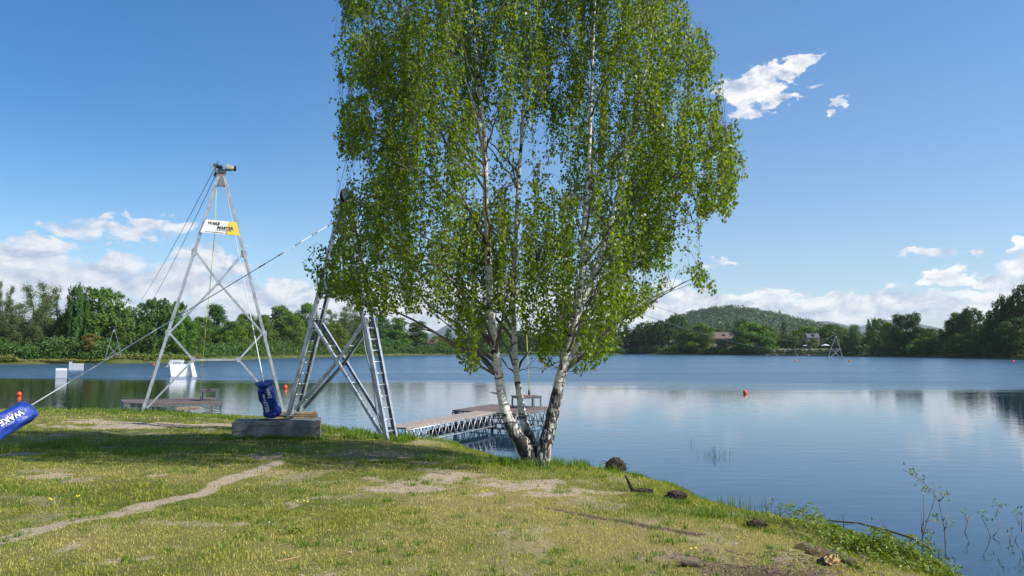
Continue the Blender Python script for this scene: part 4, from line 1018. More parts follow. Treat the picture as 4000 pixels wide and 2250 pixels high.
# ------------------------------------------------------------------ lawn grass
rng = np.random.default_rng(3)
def scatter(n_, y0, y1, pw=1.0):
    y = y0+(y1-y0)*rng.random(n_)**pw; x = (rng.random(n_)*2-1)*(y*.70+2.2); return x, y
def blades(x, y, hgt, wid, lean, bend=.0):
    n_ = len(x); z = gz(x, y); a = rng.random(n_)*6.283; la = rng.random(n_)*6.283; ll = np.abs(rng.normal(size=n_))*lean*hgt
    wx, wy = np.cos(a)*wid/2, np.sin(a)*wid/2; lx, ly = np.cos(la)*ll, np.sin(la)*ll
    h_ = np.sqrt(np.maximum(hgt**2-ll**2*.5, (hgt*.25)**2))
    b0 = np.stack([x-wx, y-wy, z-.01], -1); b1 = np.stack([x+wx, y+wy, z-.01], -1)
    m0 = np.stack([x-wx*.8+lx*.35, y-wy*.8+ly*.35, z+h_*.6], -1); m1 = np.stack([x+wx*.8+lx*.35, y+wy*.8+ly*.35, z+h_*.6], -1)
    t_ = np.stack([x+lx, y+ly, z+h_], -1)
    v = np.stack([b0, b1, m1, m0, t_], 1).reshape(-1, 3); i = np.arange(n_)[:, None]*5
    f = np.concatenate([i+np.array([[0, 1, 2]]), i+np.array([[0, 2, 3]]), i+np.array([[3, 2, 4]])], 0); return v, f
parts = []
for (n_, y0, y1, h0, wd) in ((270000, 4.0, 8.5, .021, .0042), (180000, 8.2, 13, .023, .0060), (80000, 12.5, 20, .026, .010), (40000, 19, 28, .036, .017)):
    x, y = scatter(n_, y0, y1, .8); d = sdist(x, y); b_ = bare(x, y); dr = dry(x, y)
    lush = np.exp(-np.maximum(d-.1, 0)/.55); cl = fbm(x, y, 3, 2.6); cl2 = fbm(x+7, y, 2, 8)
    keep = (d > .02) & (rng.random(n_) > b_*.88) & (cl2*.6+cl*.4+rng.random(n_)*.35 > .42+.16*dr)
    x, y, d, b_, dr, lush, cl = (q_[keep] for q_ in (x, y, d, b_, dr, lush, cl))
    hgt = h0*(.5+.9*rng.random(len(x)))*(1+1.3*sstep(cl, .52, .72)*(1-dr)+1.0*lush)
    v, f = blades(x, y, hgt, wd*(.7+.6*rng.random(len(x))), 1.15)
    parts.append((v, f, np.repeat(np.clip(dr*.9+rng.normal(size=len(x))*.30-lush*.5, 0, 1), 5)))
V = []; Fc = []; DA = []; off = 0
for v, f, a in parts: V.append(v); Fc.append(f+off); DA.append(a); off += len(v)
m = bpy.data.materials.new('grass_blades'); m.use_nodes = True; q = N(m.node_tree); b = q.n['Principled BSDF']; o_ = q.n['Material Output']
rnd = q.new('ShaderNodeNewGeometry').outputs['Random Per Island']
gcol = q.mix(rnd, (.185, .228, .018, 1), (.325, .330, .038, 1)); dcol = q.mix(rnd, (.42, .385, .09, 1), (.57, .50, .18, 1))
cc_ = q.mix(q.ramp(q.math('ADD', A('dry'), q.math('MULTIPLY', q.math('SUBTRACT', rnd, .5), .5)), .25, .75), gcol, dcol)
q.l.new(cc_, b.inputs['Base Color']); b.inputs['Roughness'].default_value = .55; b.inputs['Specular IOR Level'].default_value = .3
tr = q.new('ShaderNodeBsdfTranslucent'); q.l.new(q.mix(1.0, cc_, (1.3, 1.3, .6, 1), 'MULTIPLY'), tr.inputs[0]); mx = q.new('ShaderNodeMixShader'); mx.inputs[0].default_value = .3
q.l.new(b.outputs[0], mx.inputs[1]); q.l.new(tr.outputs[0], mx.inputs[2]); q.l.new(mx.outputs[0], o_.inputs[0]); M['grass'] = m
me = mesh_np('grass', np.concatenate(V), np.concatenate(Fc)); attr(me, 'dry', np.concatenate(DA)); print('grass faces', len(me.polygons))
tag(link('grass', me, m), 'short patchy mown grass covering the bank', 'grass', kind='stuff')
# taller tufts as one stuff object: round the tree, block, tower feet and along the waterline
M['lush'] = leafmat('lush_grass', (.085, .17, .02), (.18, .26, .03), .38, (1.4, 1.4, .5), .5, 0)
tx = []; ty = []; th_ = []
def tufts(x0, y0, sx, sy, n_, h_): tx.append(rng.normal(size=n_)*sx+x0); ty.append(rng.normal(size=n_)*sy+y0); th_.append(h_*(.5+.8*rng.random(n_)))
for k in range(70): tufts(base.x+rng.normal()*.7, base.y+rng.normal()*.35+.1, .05, .05, 26, .13)
for k in range(60):
    t = rng.random(); p = Vector((cc.x, cc.y, 0))+exb*(t-.5)*(wb+.3)-eyb*(.47+rng.random()*.08); tufts(p.x, p.y, .04, .03, 16, .09)
for p_ in (fL, fR, gL, gR):
    for k in range(14): tufts(p_.x+rng.normal()*.25, p_.y+rng.normal()*.25, .06, .06, 22, .16)
for (px, py, s_, n_, h_) in ((1000, 1098, .5, 40, .2), (1030, 1090, .3, 20, .22), (880, 1088, .8, 60, .14), (960, 1102, .5, 30, .15), (1100, 1100, .6, 30, .14), (300, 1037, 2.0, 60, .10), (480, 1040, 1.2, 60, .08), (830, 1060, .6, 50, .22), (560, 1052, .6, 30, .12), (1640, 1175, .25, 20, .2), (1700, 1205, .25, 30, .2), (100, 1032, 2.5, 60, .12), (1800, 1300, .2, 10, .1), (1350, 1150, .5, 20, .14), (650, 1135, .8, 20, .12), (150, 1125, .9, 40, .14), (300, 1140, .9, 30, .12), (1250, 1105, .4, 20, .14)):
    c_ = gp(px, py)
    for k in range(n_): tufts(c_.x+rng.normal()*s_, c_.y+rng.normal()*s_*.35, .06, .06, 20, h_)
for (a, b_) in zip(shore[8:24], shore[9:25]):
    L = math.hypot(b_[0]-a[0], b_[1]-a[1])
    for k in range(int(L*18)):
        t = rng.random(); tufts(a[0]+(b_[0]-a[0])*t-rng.random()*.3, a[1]+(b_[1]-a[1])*t-rng.random()*.3, .07, .07, 16, .065)
for (px, py) in ((1535, 1186), (1562, 1186), (1690, 1262), (1716, 1262), (1890, 1332), (1915, 1333), (1605, 1245), (1632, 1246)):
    c_ = gp(px, py)
    for k in range(4): tufts(c_.x+rng.normal()*.06, c_.y-.05+rng.normal()*.03, .03, .03, 10, .05)
for k in range(260):   # coarser weed tufts in the turf
    y_ = rng.uniform(5, 15); x_ = rng.uniform(-.68, .45)*y_
    for j in range(rng.integers(1, 5)): tufts(x_+rng.normal()*.14, y_+rng.normal()*.10, .035, .03, 14, .050)
tx = np.concatenate(tx); ty = np.concatenate(ty); th_ = np.concatenate(th_); ok = sdist(tx, ty) > -.12
tx, ty, th_ = tx[ok], ty[ok], th_[ok]; v, f = blades(tx, ty, th_, .008+.004*(ty > 15), .55)
me = mesh_np('tall_grass', v, f); tag(link('tall_grass', me, M['lush']), 'taller green grass tufts along the waterline and round the posts', 'grass', kind='stuff'); print('tall', len(tx))
# leafy ground cover on the right end of the bank
lc_ = []; 
for (px, py, rx, ry, n_) in ((2200, 1390, .50, .36, 2400), (2320, 1425, .40, .28, 1800), (2110, 1350, .30, .2, 700), (2250, 1350, .35, .2, 500), (2350, 1440, .30, .2, 500), (2010, 1322, .25, .12, 160), (1560, 1165, .3, .15, 250), (2130, 1430, .3, .2, 260), (740, 1345, .12, .08, 60)):
    c_ = gp(px, py); x = c_.x+rng.normal(size=n_)*rx*.6; y = c_.y+rng.normal(size=n_)*ry*.6
    k_ = sdist(x, y) > -.15; x, y = x[k_], y[k_]; lump = fbm(x, y, 2, 3.5)
    lc_.append(np.stack([x, y, np.maximum(gz(x, y), 0)+.015+(.04+.20*sstep(lump, .4, .75))*rng.random(len(x))**.6], -1))
lc_ = np.concatenate(lc_); nn = rand_unit(rng, len(lc_)); nn[:, 2] = np.abs(nn[:, 2])+.6; nn /= np.linalg.norm(nn, axis=1)[:, None]
v, f = leaf_quads(lc_, nn, .045*rng.uniform(.6, 1.3, len(lc_)), rng, .40); M['herb'] = leafmat('herb_leaf', (.085, .155, .018), (.21, .26, .04), .38, (1.5, 1.5, .4), .45, .1)
me = mesh_np('ground_cover', v, f); tag(link('ground_cover', me, M['herb']), 'low leafy weeds on the right end of the bank', 'weeds', kind='stuff')
# litter of bark and twigs around the cut stumps
mb = MB(); rg = random.Random(8)
for k in range(330):
    c_ = gp(rg.choice([1850, 1950, 2050, 2120, 1760])+rg.gauss(0, 90), rg.uniform(1385, 1448)); a = rg.random()*6.28; L = rg.uniform(.02, .09)
    d_ = Vector((math.cos(a), math.sin(a), rg.uniform(-.1, .25))); mb.tube([c_+tz*.008, c_+tz*.012+d_*L], rg.uniform(.0015, .004), 4)
M['litter'] = mat('bark_litter', (.26, .18, .12), .85, 0, .6, 3)
tag(mb.build('bark_litter', M['litter']), 'loose twigs and bark chips on the bare soil by the stumps', 'litter', kind='stuff')
# pebbles and crumbs of earth on the worn places
n_ = 9000; y = rng.uniform(5, 16, n_); x = rng.uniform(-.68, .5, n_)*y; k_ = (bare(x, y) > .45) & (sdist(x, y) > .1); x, y = x[k_], y[k_]; sz_ = rng.uniform(.003, .011, len(x))*(1+(rng.random(len(x)) < .04)*1.5)
z = gz(x, y); oc_ = np.array([[1, 0, 0], [0, 1, 0], [-1, 0, 0], [0, -1, 0], [0, 0, .7], [0, 0, -.5]]); an = rng.random(len(x))*6.28
V_ = oc_[None]*sz_[:, None, None]*rng.uniform(.7, 1.3, (len(x), 6, 1)); V_ = np.stack([V_[..., 0]*np.cos(an)[:, None]-V_[..., 1]*np.sin(an)[:, None], V_[..., 0]*np.sin(an)[:, None]+V_[..., 1]*np.cos(an)[:, None], V_[..., 2]], -1)+np.stack([x, y, z+sz_*.4], -1)[:, None]
F_ = np.array([[0, 1, 4], [1, 2, 4], [2, 3, 4], [3, 0, 4], [1, 0, 5], [2, 1, 5], [3, 2, 5], [0, 3, 5]])[None]+np.arange(len(x))[:, None, None]*6
M['pebble'] = mat('pebble', (.46, .40, .33), .9, 0, .6, 1.5); tag(link('gravel', mesh_np('gravel', V_.reshape(-1, 3), F_.reshape(-1, 3)), M['pebble']), 'small pebbles and earth crumbs on the worn ground', 'gravel', kind='stuff')
# fallen leaves, pale bits on the lawn
mb = MB()
for k in range(420):
    y_ = rg.uniform(5.2, 15); x_ = rg.uniform(-.66, .5)*y_
    if sdist(np.array([x_]), np.array([y_]))[0] < .3: continue
    z_ = ground(x_, y_)+.02; a = rg.random()*6.28; s_ = rg.uniform(.008, .022); e1 = Vector((math.cos(a), math.sin(a), rg.uniform(-.3, .3)))*s_; e2 = Vector((-math.sin(a), math.cos(a), rg.uniform(-.3, .3)))*s_*.6
    p_ = Vector((x_, y_, z_)); mb.add([p_-e1, p_+e2, p_+e1, p_-e2], [(0, 1, 2, 3)])
M['deadleaf'] = mat('dead_leaf', (.42, .34, .20), .8, 0, .4, 2); tag(mb.build('leaf_litter', M['deadleaf']), 'scattered pale dead leaves on the grass', 'litter', kind='stuff')
# ------------------------------------------------------------------ small things of the bank
def clod(px, py, r, sx, sy, sz, label, seed, name='root_clod'):
    c_ = gp(px, py); rg = random.Random(seed); mb = MB(); bm = bmesh.new(); bmesh.ops.create_icosphere(bm, subdivisions=4, radius=1)
    vs = []
    for v_ in bm.verts:
        p_ = v_.co; s_ = 1+.5*(float(fbm(np.array([p_.x*2+seed+p_.z*1.7]), np.array([p_.y*2+p_.z*2.1]), 4, 1.3)[0])-.5)+.28*(float(fbm(np.array([p_.x*9+seed+p_.z*5]), np.array([p_.y*9-p_.z*7]), 2, 1)[0])-.5)
        vs.append(c_+Vector((p_.x*sx*r*s_, p_.y*sy*r*s_, max(-.05, p_.z*sz*r*s_+sz*r*.45))))
    mb.add(vs, [[v_.index for v_ in f_.verts] for f_ in bm.faces], True); bm.free()
    rt = mb
    for k in range(26):
        a = rg.random()*6.28; e = c_+Vector((math.cos(a)*sx*r*.9, math.sin(a)*sy*r*.9, sz*r*rg.uniform(.2, 1.1))); d_ = Vector((math.cos(a)+rg.gauss(0, .5), math.sin(a)+rg.gauss(0, .5), rg.gauss(0, .6)))*r*.35
        rt.tube([e, e+d_*.5+tz*rg.gauss(0, .01), e+d_], [.006, .004, .002], 4)
    o_ = mb.build(name, M['clod'], None, c_); tag(o_, label, 'root clod', 'dark root clods on the bank'); return c_, o_
clod(1549, 1182, .16, 1.0, .8, .95, 'largest dark root clod at the waterline right of the birch', 1)
clod(1702, 1256, .105, 1.1, .8, .7, 'flat dark root clod in the grass below the upright charred stick', 2)
clod(1618, 1240, .075, 1.6, .7, .6, 'low dark root clod at the foot of the charred stick', 3)
clod(1902, 1328, .08, 1.2, .8, .7, 'small dark root clod in bright grass, rightmost of the clods', 4)
def stick(pts, rs, name, m, label, cat, group=None, seg=7):
    mb = MB(); mb.tube(pts, rs, seg); o_ = mb.build(name, m, None, pts[0]); tag(o_, label, cat, group); return o_
c_ = gp(1593, 1236); stick([c_, c_+Vector((-.05, 0, .10)), c_+Vector((-.10, 0, .20))], [.028, .02, .011], 'charred_stick', M['clod'], 'short charred stick pointing up out of the bank', 'stick')
c_ = gp(1572, 1176); stick([c_+tz*.06, c_+Vector((.12, .05, .10)), c_+Vector((.20, .05, .17))], [.016, .014, .016], 'broken_stick', M['twig'], 'broken pale stick leaning out from the largest root clod', 'stick')
c_ = gp(1655, 1196); stick([c_+Vector((-.2, 0, .03)), c_+Vector((-.05, 0, .06)), c_+Vector((.06, .02, .10))], [.010, .012, .014], 'bare_branch', M['cutwood'], 'pale peeled branch at the water edge right of the largest clod', 'branch')
c_ = gp(2229, 1358); stick([c_-tz*.1, c_+tz*.1, c_+Vector((.02, 0, .19))], [.014, .012, .012], 'stake', M['twig'], 'short dark stake standing where the arching branch meets the bank', 'stake')
pts = [atp(x, y, D) for (x, y, D) in ((2345, 1382, 8.2), (2290, 1352, 8.5), (2235, 1335, 8.8), (2160, 1316, 9.1), (2090, 1310, 9.4), (2040, 1305, 9.8), (2005, 1292, 10.1), (1985, 1281, 10.3))]
ab = stick(pts, [.012, .012, .011, .010, .008, .006, .004, .002], 'arching_branch', M['twig'], 'long thin bent willow branch arching from the bank over the water', 'branch')
mb = MB()
for (a, b_) in (((2235, 1335, 8.8), (2212, 1305, 8.8)), ((2160, 1316, 9.1), (2105, 1322, 9.2)), ((2040, 1305, 9.8), (1960, 1310, 9.9)), ((2030, 1300, 9.9), (1975, 1290, 10.1))): mb.tube([atp(*a), atp(*b_)], [.005, .002], 4)
mb.build('side_shoots', M['twig'], ab)
def add_leaves(parent, pts_, n_, spread, size, m=None, name='leaves'):
    c2 = []
    for p_ in pts_: c2.append(np.array(p_)+rng.normal(size=(n_, 3))*spread)
    c2 = np.concatenate(c2); v, f = leaf_quads(c2-np.array(parent.location), rand_unit(rng, len(c2)), size, rng, .35); me = mesh_np(name, v, f); return link(name, me, m or M['herb'], parent)
add_leaves(ab, [atp(x, y, 10.1) for (x, y) in ((1975, 1278), (1985, 1283), (1960, 1300), (1950, 1305), (1995, 1290), (1970, 1305), (2010, 1298), (1945, 1290))], 10, (.04, .04, .02), .05)
# willow saplings standing in the water
def sapling(lines, leaf_at, D, label, r=.007):
    root = onz(lines[0][0][0], lines[0][0][1], 0)
    e = empty('willow_sapling', root, label, 'sapling', 'willow saplings standing in the water')
    s_ = D/root.y*0+1; mb = MB()
    for ln_ in lines:
        ps = [atp(x, y, root.y+.03*i) for i, (x, y) in enumerate(ln_)]
        if ln_ is lines[0]: ps[0] = ps[0]-tz*.1
        mb.tube(ps, [r*(1-.75*i/len(ps)) for i in range(len(ps))], 5)
    mb.build('stem', M['twig'], e); add_leaves(e, [atp(x, y, root.y+.05) for (x, y) in leaf_at], 9, (.028, .03, .035), .046)
sapling([[(2378, 1365), (2376, 1330), (2368, 1290), (2362, 1262), (2345, 1235), (2312, 1205), (2290, 1190), (2270, 1181)], [(2318, 1360), (2330, 1320), (2345, 1275), (2355, 1240)], [(2362, 1262), (2376, 1248), (2385, 1240)], [(2372, 1310), (2385, 1295)], [(2374, 1335), (2390, 1312)]], [(2312, 1192), (2302, 1187), (2290, 1184), (2342, 1235), (2372, 1242), (2384, 1240), (2370, 1250), (2388, 1316)], 8.7, 'tallest willow sapling in the water, its thin stem bent left')
sapling([[(2318, 1356), (2322, 1330), (2325, 1300), (2322, 1270), (2326, 1235)], [(2328, 1312), (2350, 1307)], [(2318, 1340), (2320, 1310), (2318, 1280)]], [(2322, 1216), (2325, 1225), (2328, 1233), (2352, 1304), (2354, 1300), (2326, 1340), (2340, 1348), (2345, 1340)], 8.7, 'short leafy willow sapling close left of the tallest one')
sapling([[(2420, 1339), (2432, 1320), (2436, 1310), (2450, 1298)], [(2434, 1313), (2428, 1296)]], [(2427, 1294)], 9, 'nearly bare forked sapling between the tallest one and the right pair')
sapling([[(2498, 1352), (2485, 1330), (2470, 1302), (2468, 1290)], [(2498, 1350), (2512, 1335), (2518, 1312)], [(2505, 1300), (2508, 1285), (2514, 1270)]], [(2470, 1286), (2484, 1302), (2506, 1272), (2514, 1274)], 9, 'forked willow sapling in the water, second from the right edge', .006)
sapling([[(2541, 1362), (2560, 1345), (2580, 1330)], [(2541, 1362), (2540, 1345)], [(2570, 1338), (2570, 1310), (2572, 1290)], [(2565, 1320), (2555, 1295)]], [(2540, 1336), (2570, 1284), (2556, 1288)], 8.8, 'willow sapling in the water cut by the right edge', .006)
# rush tufts and reeds
def reeds(px, py, rad_, n_, h_, label, w_=.006, lean=.25, m=None, onw=False, ry=.5, name='reed_clump'):
    c_ = onz(px, py, 0) if onw else gp(px, py); e = np.array(c_); k = n_
    x = rng.normal(size=k)*rad_; y = rng.normal(size=k)*rad_*ry; h2 = h_*(.4+.7*rng.random(k)); a = rng.random(k)*6.283; la = rng.random(k)*6.283; ll = np.abs(rng.normal(size=k))*lean*h2
    v = []; f = []
    for i in range(k):
        wx, wy = math.cos(a[i])*w_/2, math.sin(a[i])*w_/2; lx, ly = math.cos(la[i])*ll[i], math.sin(la[i])*ll[i]; b0 = len(v)
        for t, ww in ((0, 1), (.5, .9), (.85, .55)):
            v += [(x[i]-wx*ww+lx*t*t, y[i]-wy*ww+ly*t*t, h2[i]*t-.05*(t == 0)), (x[i]+wx*ww+lx*t*t, y[i]+wy*ww+ly*t*t, h2[i]*t-.05*(t == 0))]
        v.append((x[i]+lx, y[i]+ly, h2[i])); f += [(b0, b0+1, b0+3, b0+2), (b0+2, b0+3, b0+5, b0+4), (b0+4, b0+5, b0+6, b0+4)]
    me = bpy.data.meshes.new(name); me.from_pydata(v, [], [q_ if len(set(q_)) == 4 else q_[:3] for q_ in f]); me.update()
    o_ = link(name, me, m or M['lush'], None, c_); tag(o_, label, 'reeds', 'clumps of reeds and rushes'); return o_
M['rush'] = leafmat('rush_blade', (.05, .08, .03), (.09, .12, .04), .2, (1.2, 1.2, .6), .5, 0)
reeds(1800, 1148, .16, 46, .24, 'dark rush tuft alone in open water right of the birch', .005, .75, M['rush'], True, .6)
reeds(1738, 1118, .01, 4, .16, 'single tiny stem poking from the water above the rush tuft', .006, .1, M['rush'], True)
reeds(1830, 1288, .16, 90, .22, 'dense short green reeds at the waterline right of the flat root clod', .009, .18, None, True)
reeds(1925, 1300, .13, 34, .26, 'sparse taller reeds between the green reeds and the arching branch', .006, .15, M['rush'], True)
reeds(2090, 1325, .14, 22, .22, 'few thin reeds behind the middle of the arching branch', .006, .25, M['rush'], True)
reeds(1682, 1190, .03, 12, .2, 'narrow upright reed blades beside the peeled branch', .010, .12)
reeds(1712, 1210, .03, 12, .13, 'small reed blades with reddish stems right of the peeled branch', .008, .15)
reeds(2340, 1400, .08, 70, .22, 'bright green grass clump at the water edge below the tallest sapling', .008, .2)
reeds(2255, 1352, .08, 60, .16, 'dark green grass clump right of the short stake', .007, .3, M['rush'])
reeds(575, 1040, .10, 16, .85, 'tall thin reeds at the right end of the left jetty', .014, .35)
reeds(830, 1052, .35, 90, .5, 'reed fringe in shallow water right of the timber pad', .012, .12, None, False, .3)
reeds(890, 1074, .35, 50, .3, 'low reed fringe between the legs of the shorter tower', .010, .2, None, False, .3)
# cut stump pieces
def cutlog(px, py, L, r, ang, label, tilt=0):
    c_ = gp(px, py); d_ = Vector((math.cos(ang), math.sin(ang), tilt)).normalized(); e = empty('cut_log', c_, label, 'cut log', 'cut logs and stumps on the bare soil')
    a = c_-d_*L/2+tz*r*.5; mb = MB(); rg = random.Random(int(px)); sid = d_.cross(tz).normalized(); upv = sid.cross(d_)
    ring = []; seg = 16
    jj = [1+rg.uniform(-.16, .16) for _ in range(seg)]
    def R_(t, k): ph = 2*math.pi*k/seg; return a+d_*L*t+(sid*math.cos(ph)*r*1.2+upv*math.sin(ph)*r*.7)*jj[k]*(1+.08*math.sin(t*9+k))
    vs = [R_(i/6, k) for i in range(7) for k in range(seg)]; fs = [(i*seg+k, i*seg+(k+1) % seg, (i+1)*seg+(k+1) % seg, (i+1)*seg+k) for i in range(6) for k in range(seg)]
    fs.append(tuple(range(seg))[::-1]); mb.add(vs, fs, True); mb.build('bark_side', M['bark'], e)
    cp = MB(); cp.add([R_(1.0, k)+d_*.002 for k in range(seg)]+[R_(1.03, 0)*0+a+d_*L*1.04], [(k, (k+1) % seg, seg) for k in range(seg)]); cp.build('cut_face', M['cutwood'], e)
cutlog(2022, 1382, .16, .045, -2.3, 'small orange-brown cut log, leftmost of the row at the lower right', .15)
cutlog(2060, 1395, .18, .06, -2.0, 'pale split cut log just right of the leftmost log', .2)
cutlog(2105, 1410, .30, .055, 2.6, 'long split log with pale wood above the round stump', .25)
cutlog(2085, 1422, .12, .065, -1.4, 'round pale cut stump at the lower end of the log row', .5)
cutlog(1738, 1424, .15, .030, 2.9, 'weathered flat stump in the grass at the lower edge', .12)
c_ = gp(710, 1422); stick([c_+Vector((-.08, -.02, .03)), c_+Vector((0, 0, .035)), c_+Vector((.12, .05, .05))], [.002, .004, .002], 'dry_twig', M['cutwood'], 'pale dry twig lying on the lawn at the bottom', 'twig')
# yellow flowers
def flower(px, py, n_, label):
    c_ = gp(px, py); e = empty('dandelion', c_, label, 'flower', 'yellow flowers in the lawn'); 
    for k in range(n_):
        hd = MB(); sm_ = MB(); p_ = c_+Vector((rg.gauss(0, .045), rg.gauss(0, .04), 0)); h_ = rg.uniform(.03, .06); sm_.tube([p_, p_+tz*h_], .0015, 4)
        hd.lathe(p_+tz*h_, Vector((rg.gauss(0, .3), -.4, 1)), [(0, .003), (.005, .010), (.008, .008)], 9)
        hd.build('flower_head', M['flower'], e); sm_.build('stem', M['lush'], e)
flower(768, 1270, 5, 'yellow flower group in the middle of the lower lawn'); flower(132, 1268, 3, 'yellow flower pair on the left lawn, left one'); flower(192, 1260, 3, 'yellow flowers on the left lawn, right of the first pair'); flower(1215, 1245, 2, 'few yellow flowers at the sandy patch'); flower(1745, 1395, 2, 'yellow flower near the weathered flat stump')
# ------------------------------------------------------------------ far trees
rng = np.random.default_rng(11)
LM = {'mid': leafmat('leaf_mid_green', (.048, .112, .012), (.105, .185, .020), .25, (1.3, 1.4, .5), .55, .22),
 'dark': leafmat('leaf_dark_green', (.028, .074, .011), (.066, .125, .016), .2, (1.2, 1.3, .5), .55, .2),
 'bright': leafmat('leaf_bright_green', (.068, .140, .012), (.135, .215, .020), .3, (1.4, 1.4, .45), .55, .15),
 'silver': leafmat('leaf_silver_willow', (.070, .125, .038), (.145, .205, .080), .3, (1.2, 1.2, .8), .55, .12),
 'yellow': leafmat('leaf_yellow_green', (.15, .16, .03), (.26, .25, .05), .3, (1.3, 1.3, .5), .55, .1)}
def proto(kind, seed):
    r_ = np.random.default_rng(seed); pr = random.Random(seed); H = 10.
    if kind == 'round': v, f = lobes_crown(r_, H, 8.0, .8, 60, 11000, .30, 'round'); tb = trunk_mb(pr, H, .22, 8, 2)
    elif kind == 'tall': v, f = lobes_crown(r_, H, 5.5, .7, 60, 11000, .28, 'tall'); tb = trunk_mb(pr, H, .18, 5, 2)
    elif kind == 'feather':
        # upward sprays: maple / poplar look
        vs = []; fs = []; o_ = 0; cs = []; ns = []
        for k in range(190):
            t = pr.random(); a = pr.random()*6.283; pf = math.sin(math.pi*min(.96, .16+t*.76))**.6; rr = 3.4*pf*math.sqrt(pr.random()); p_ = Vector((rr*math.cos(a), rr*math.sin(a), .5+t*8.2))
            d_ = Vector((math.cos(a)*.55, math.sin(a)*.55, .8)).normalized(); L = pr.uniform(.8, 1.6)*(1.1-.3*t)
            n_ = 62; u = r_.random(n_); pt = np.array(p_)+np.outer(u*L, np.array(d_))+r_.normal(size=(n_, 3))*(.30*(1-u*.75))[:, None]
            cs.append(pt); ns.append(np.array(d_)[None]*.4+np.array([math.cos(a), math.sin(a), .3])[None]+r_.normal(size=(n_, 3))*.6)
        cs = np.concatenate(cs); ns = np.concatenate(ns); ns /= np.linalg.norm(ns, axis=1)[:, None]
        cs[:, 2] = np.minimum(cs[:, 2], 10.0-r_.random(len(cs))*.3)
        v, f = leaf_quads(cs, ns, .27*r_.uniform(.6, 1.3, len(cs)), r_); tb = trunk_mb(pr, H, .2, 6, 2)
    elif kind == 'willow':
        cs = []; ns = []; tb = MB()
        tips = []
        for k in range(4):
            a = k*1.6+pr.random(); p_ = Vector((0, 0, 1.0)); d_ = Vector((math.cos(a)*.38, math.sin(a)*.38, 1)).normalized(); pts = [Vector((0, 0, -.3)), p_]
            for s_ in range(7):
                d_ = (d_+Vector((pr.gauss(0, .13), pr.gauss(0, .13), .03))).normalized(); p_ = p_+d_*1.18; pts.append(p_.copy())
                for q_ in range(4):
                    aa = pr.random()*6.283; dd = (d_*.6+Vector((math.cos(aa), math.sin(aa), .35))).normalized(); L = pr.uniform(.8, 2.1)*(1-.06*s_); e = p_+dd*L; tips.append((p_.copy(), e)); tb.tube([p_, p_.lerp(e, .5)+tz*.1, e], [.045, .03, .012], 4)
            tb.tube(pts, [.30-.033*i for i in range(len(pts))], 6)
        for (a, e) in tips:
            n_ = 150; u = .25+.85*r_.random(n_)**.7; pt = np.array(a)+np.outer(u, np.array(e-a))+r_.normal(size=(n_, 3))*np.array([.30, .30, .26]); pt[:, 2] -= r_.random(n_)*.35
            cs.append(pt); ns.append(r_.normal(size=(n_, 3))+np.array([0, 0, .6]))
        cs = np.concatenate(cs); ns = np.concatenate(ns); ns /= np.linalg.norm(ns, axis=1)[:, None]; sc_ = 10/cs[:, 2].max()
        cs *= sc_; tb.v = [(x*sc_, y*sc_, z*sc_) for x, y, z in tb.v]; v, f = leaf_quads(cs, ns, .20*r_.uniform(.6, 1.3, len(cs)), r_, .45)
    elif kind == 'weeping':
        cs = []; ns = []
        for k in range(230):
            t = pr.random()**.8; a = pr.random()*6.283; pf = math.sin(math.pi*min(.95, .22+t*.72))**.7; rr = 3.0*pf*(.25+.75*math.sqrt(pr.random())); L = pr.uniform(.6, 1.9)
            n_ = 50; u = r_.random(n_); pt = np.stack([np.full(n_, rr*math.cos(a)), np.full(n_, rr*math.sin(a)), 1.4+t*8.4-u*L], -1)+r_.normal(size=(n_, 3))*np.array([.15, .15, .1])*(1.3-.6*u)[:, None]
            cs.append(pt); ns.append(np.array([math.cos(a), math.sin(a), .2])[None]*.8+r_.normal(size=(n_, 3))*.7)
        cs = np.concatenate(cs); cs[:, 2] = np.clip(cs[:, 2], .4, 10); ns = np.concatenate(ns); ns /= np.linalg.norm(ns, axis=1)[:, None]
        v, f = leaf_quads(cs, ns, .24*r_.uniform(.6, 1.3, len(cs)), r_); tb = trunk_mb(pr, H, .16, 5, 2, 0, 10)
    elif kind == 'cone':
        cs = []; ns = []
        for k in range(24):
            zz = 1+8.6*k/24; rr = 2.3*(1.05-k/24)**.85
            for j in range(9):
                a = pr.random()*6.283; n_ = int(34*(1.1-k/30)); u = r_.random(n_)**.7; R0 = rr*pr.uniform(.7, 1.15)
                pt = np.stack([np.cos(a+r_.normal(size=n_)*.16)*R0*u, np.sin(a+r_.normal(size=n_)*.16)*R0*u, zz+.25-u*R0*.22+r_.normal(size=n_)*.10], -1); cs.append(pt)
                ns.append(np.array([math.cos(a)*.5, math.sin(a)*.5, .8])[None]+r_.normal(size=(n_, 3))*.6)
        cs = np.concatenate(cs); ns = np.concatenate(ns); ns /= np.linalg.norm(ns, axis=1)[:, None]; v, f = leaf_quads(cs, ns, .26*r_.uniform(.6, 1.3, len(cs)), r_, .5); tb = trunk_mb(pr, H, .16, 3, 2, 0, 3)
    elif kind == 'bush': v, f = lobes_crown(r_, H, 17, -1.5, 46, 9000, .55, 'round', .35); tb = trunk_mb(pr, H*.7, .25, 9, 1, 0, 5)
    elif kind == 'lean':
        v, f = lobes_crown(r_, 5.0, 6.0, 0, 26, 5000, .28, 'round', .3); v = v*np.array([1, 1, 1.1])+np.array([2.6, 0, 4.4]); tb = MB(); tb.tube([(-2.4, 0, -.3), (-.8, 0, 2.2), (1.2, 0, 5.2), (2.6, 0, 8)], [.17, .14, .10, .04], 7)
    return v, f, tb
PROTO = {}
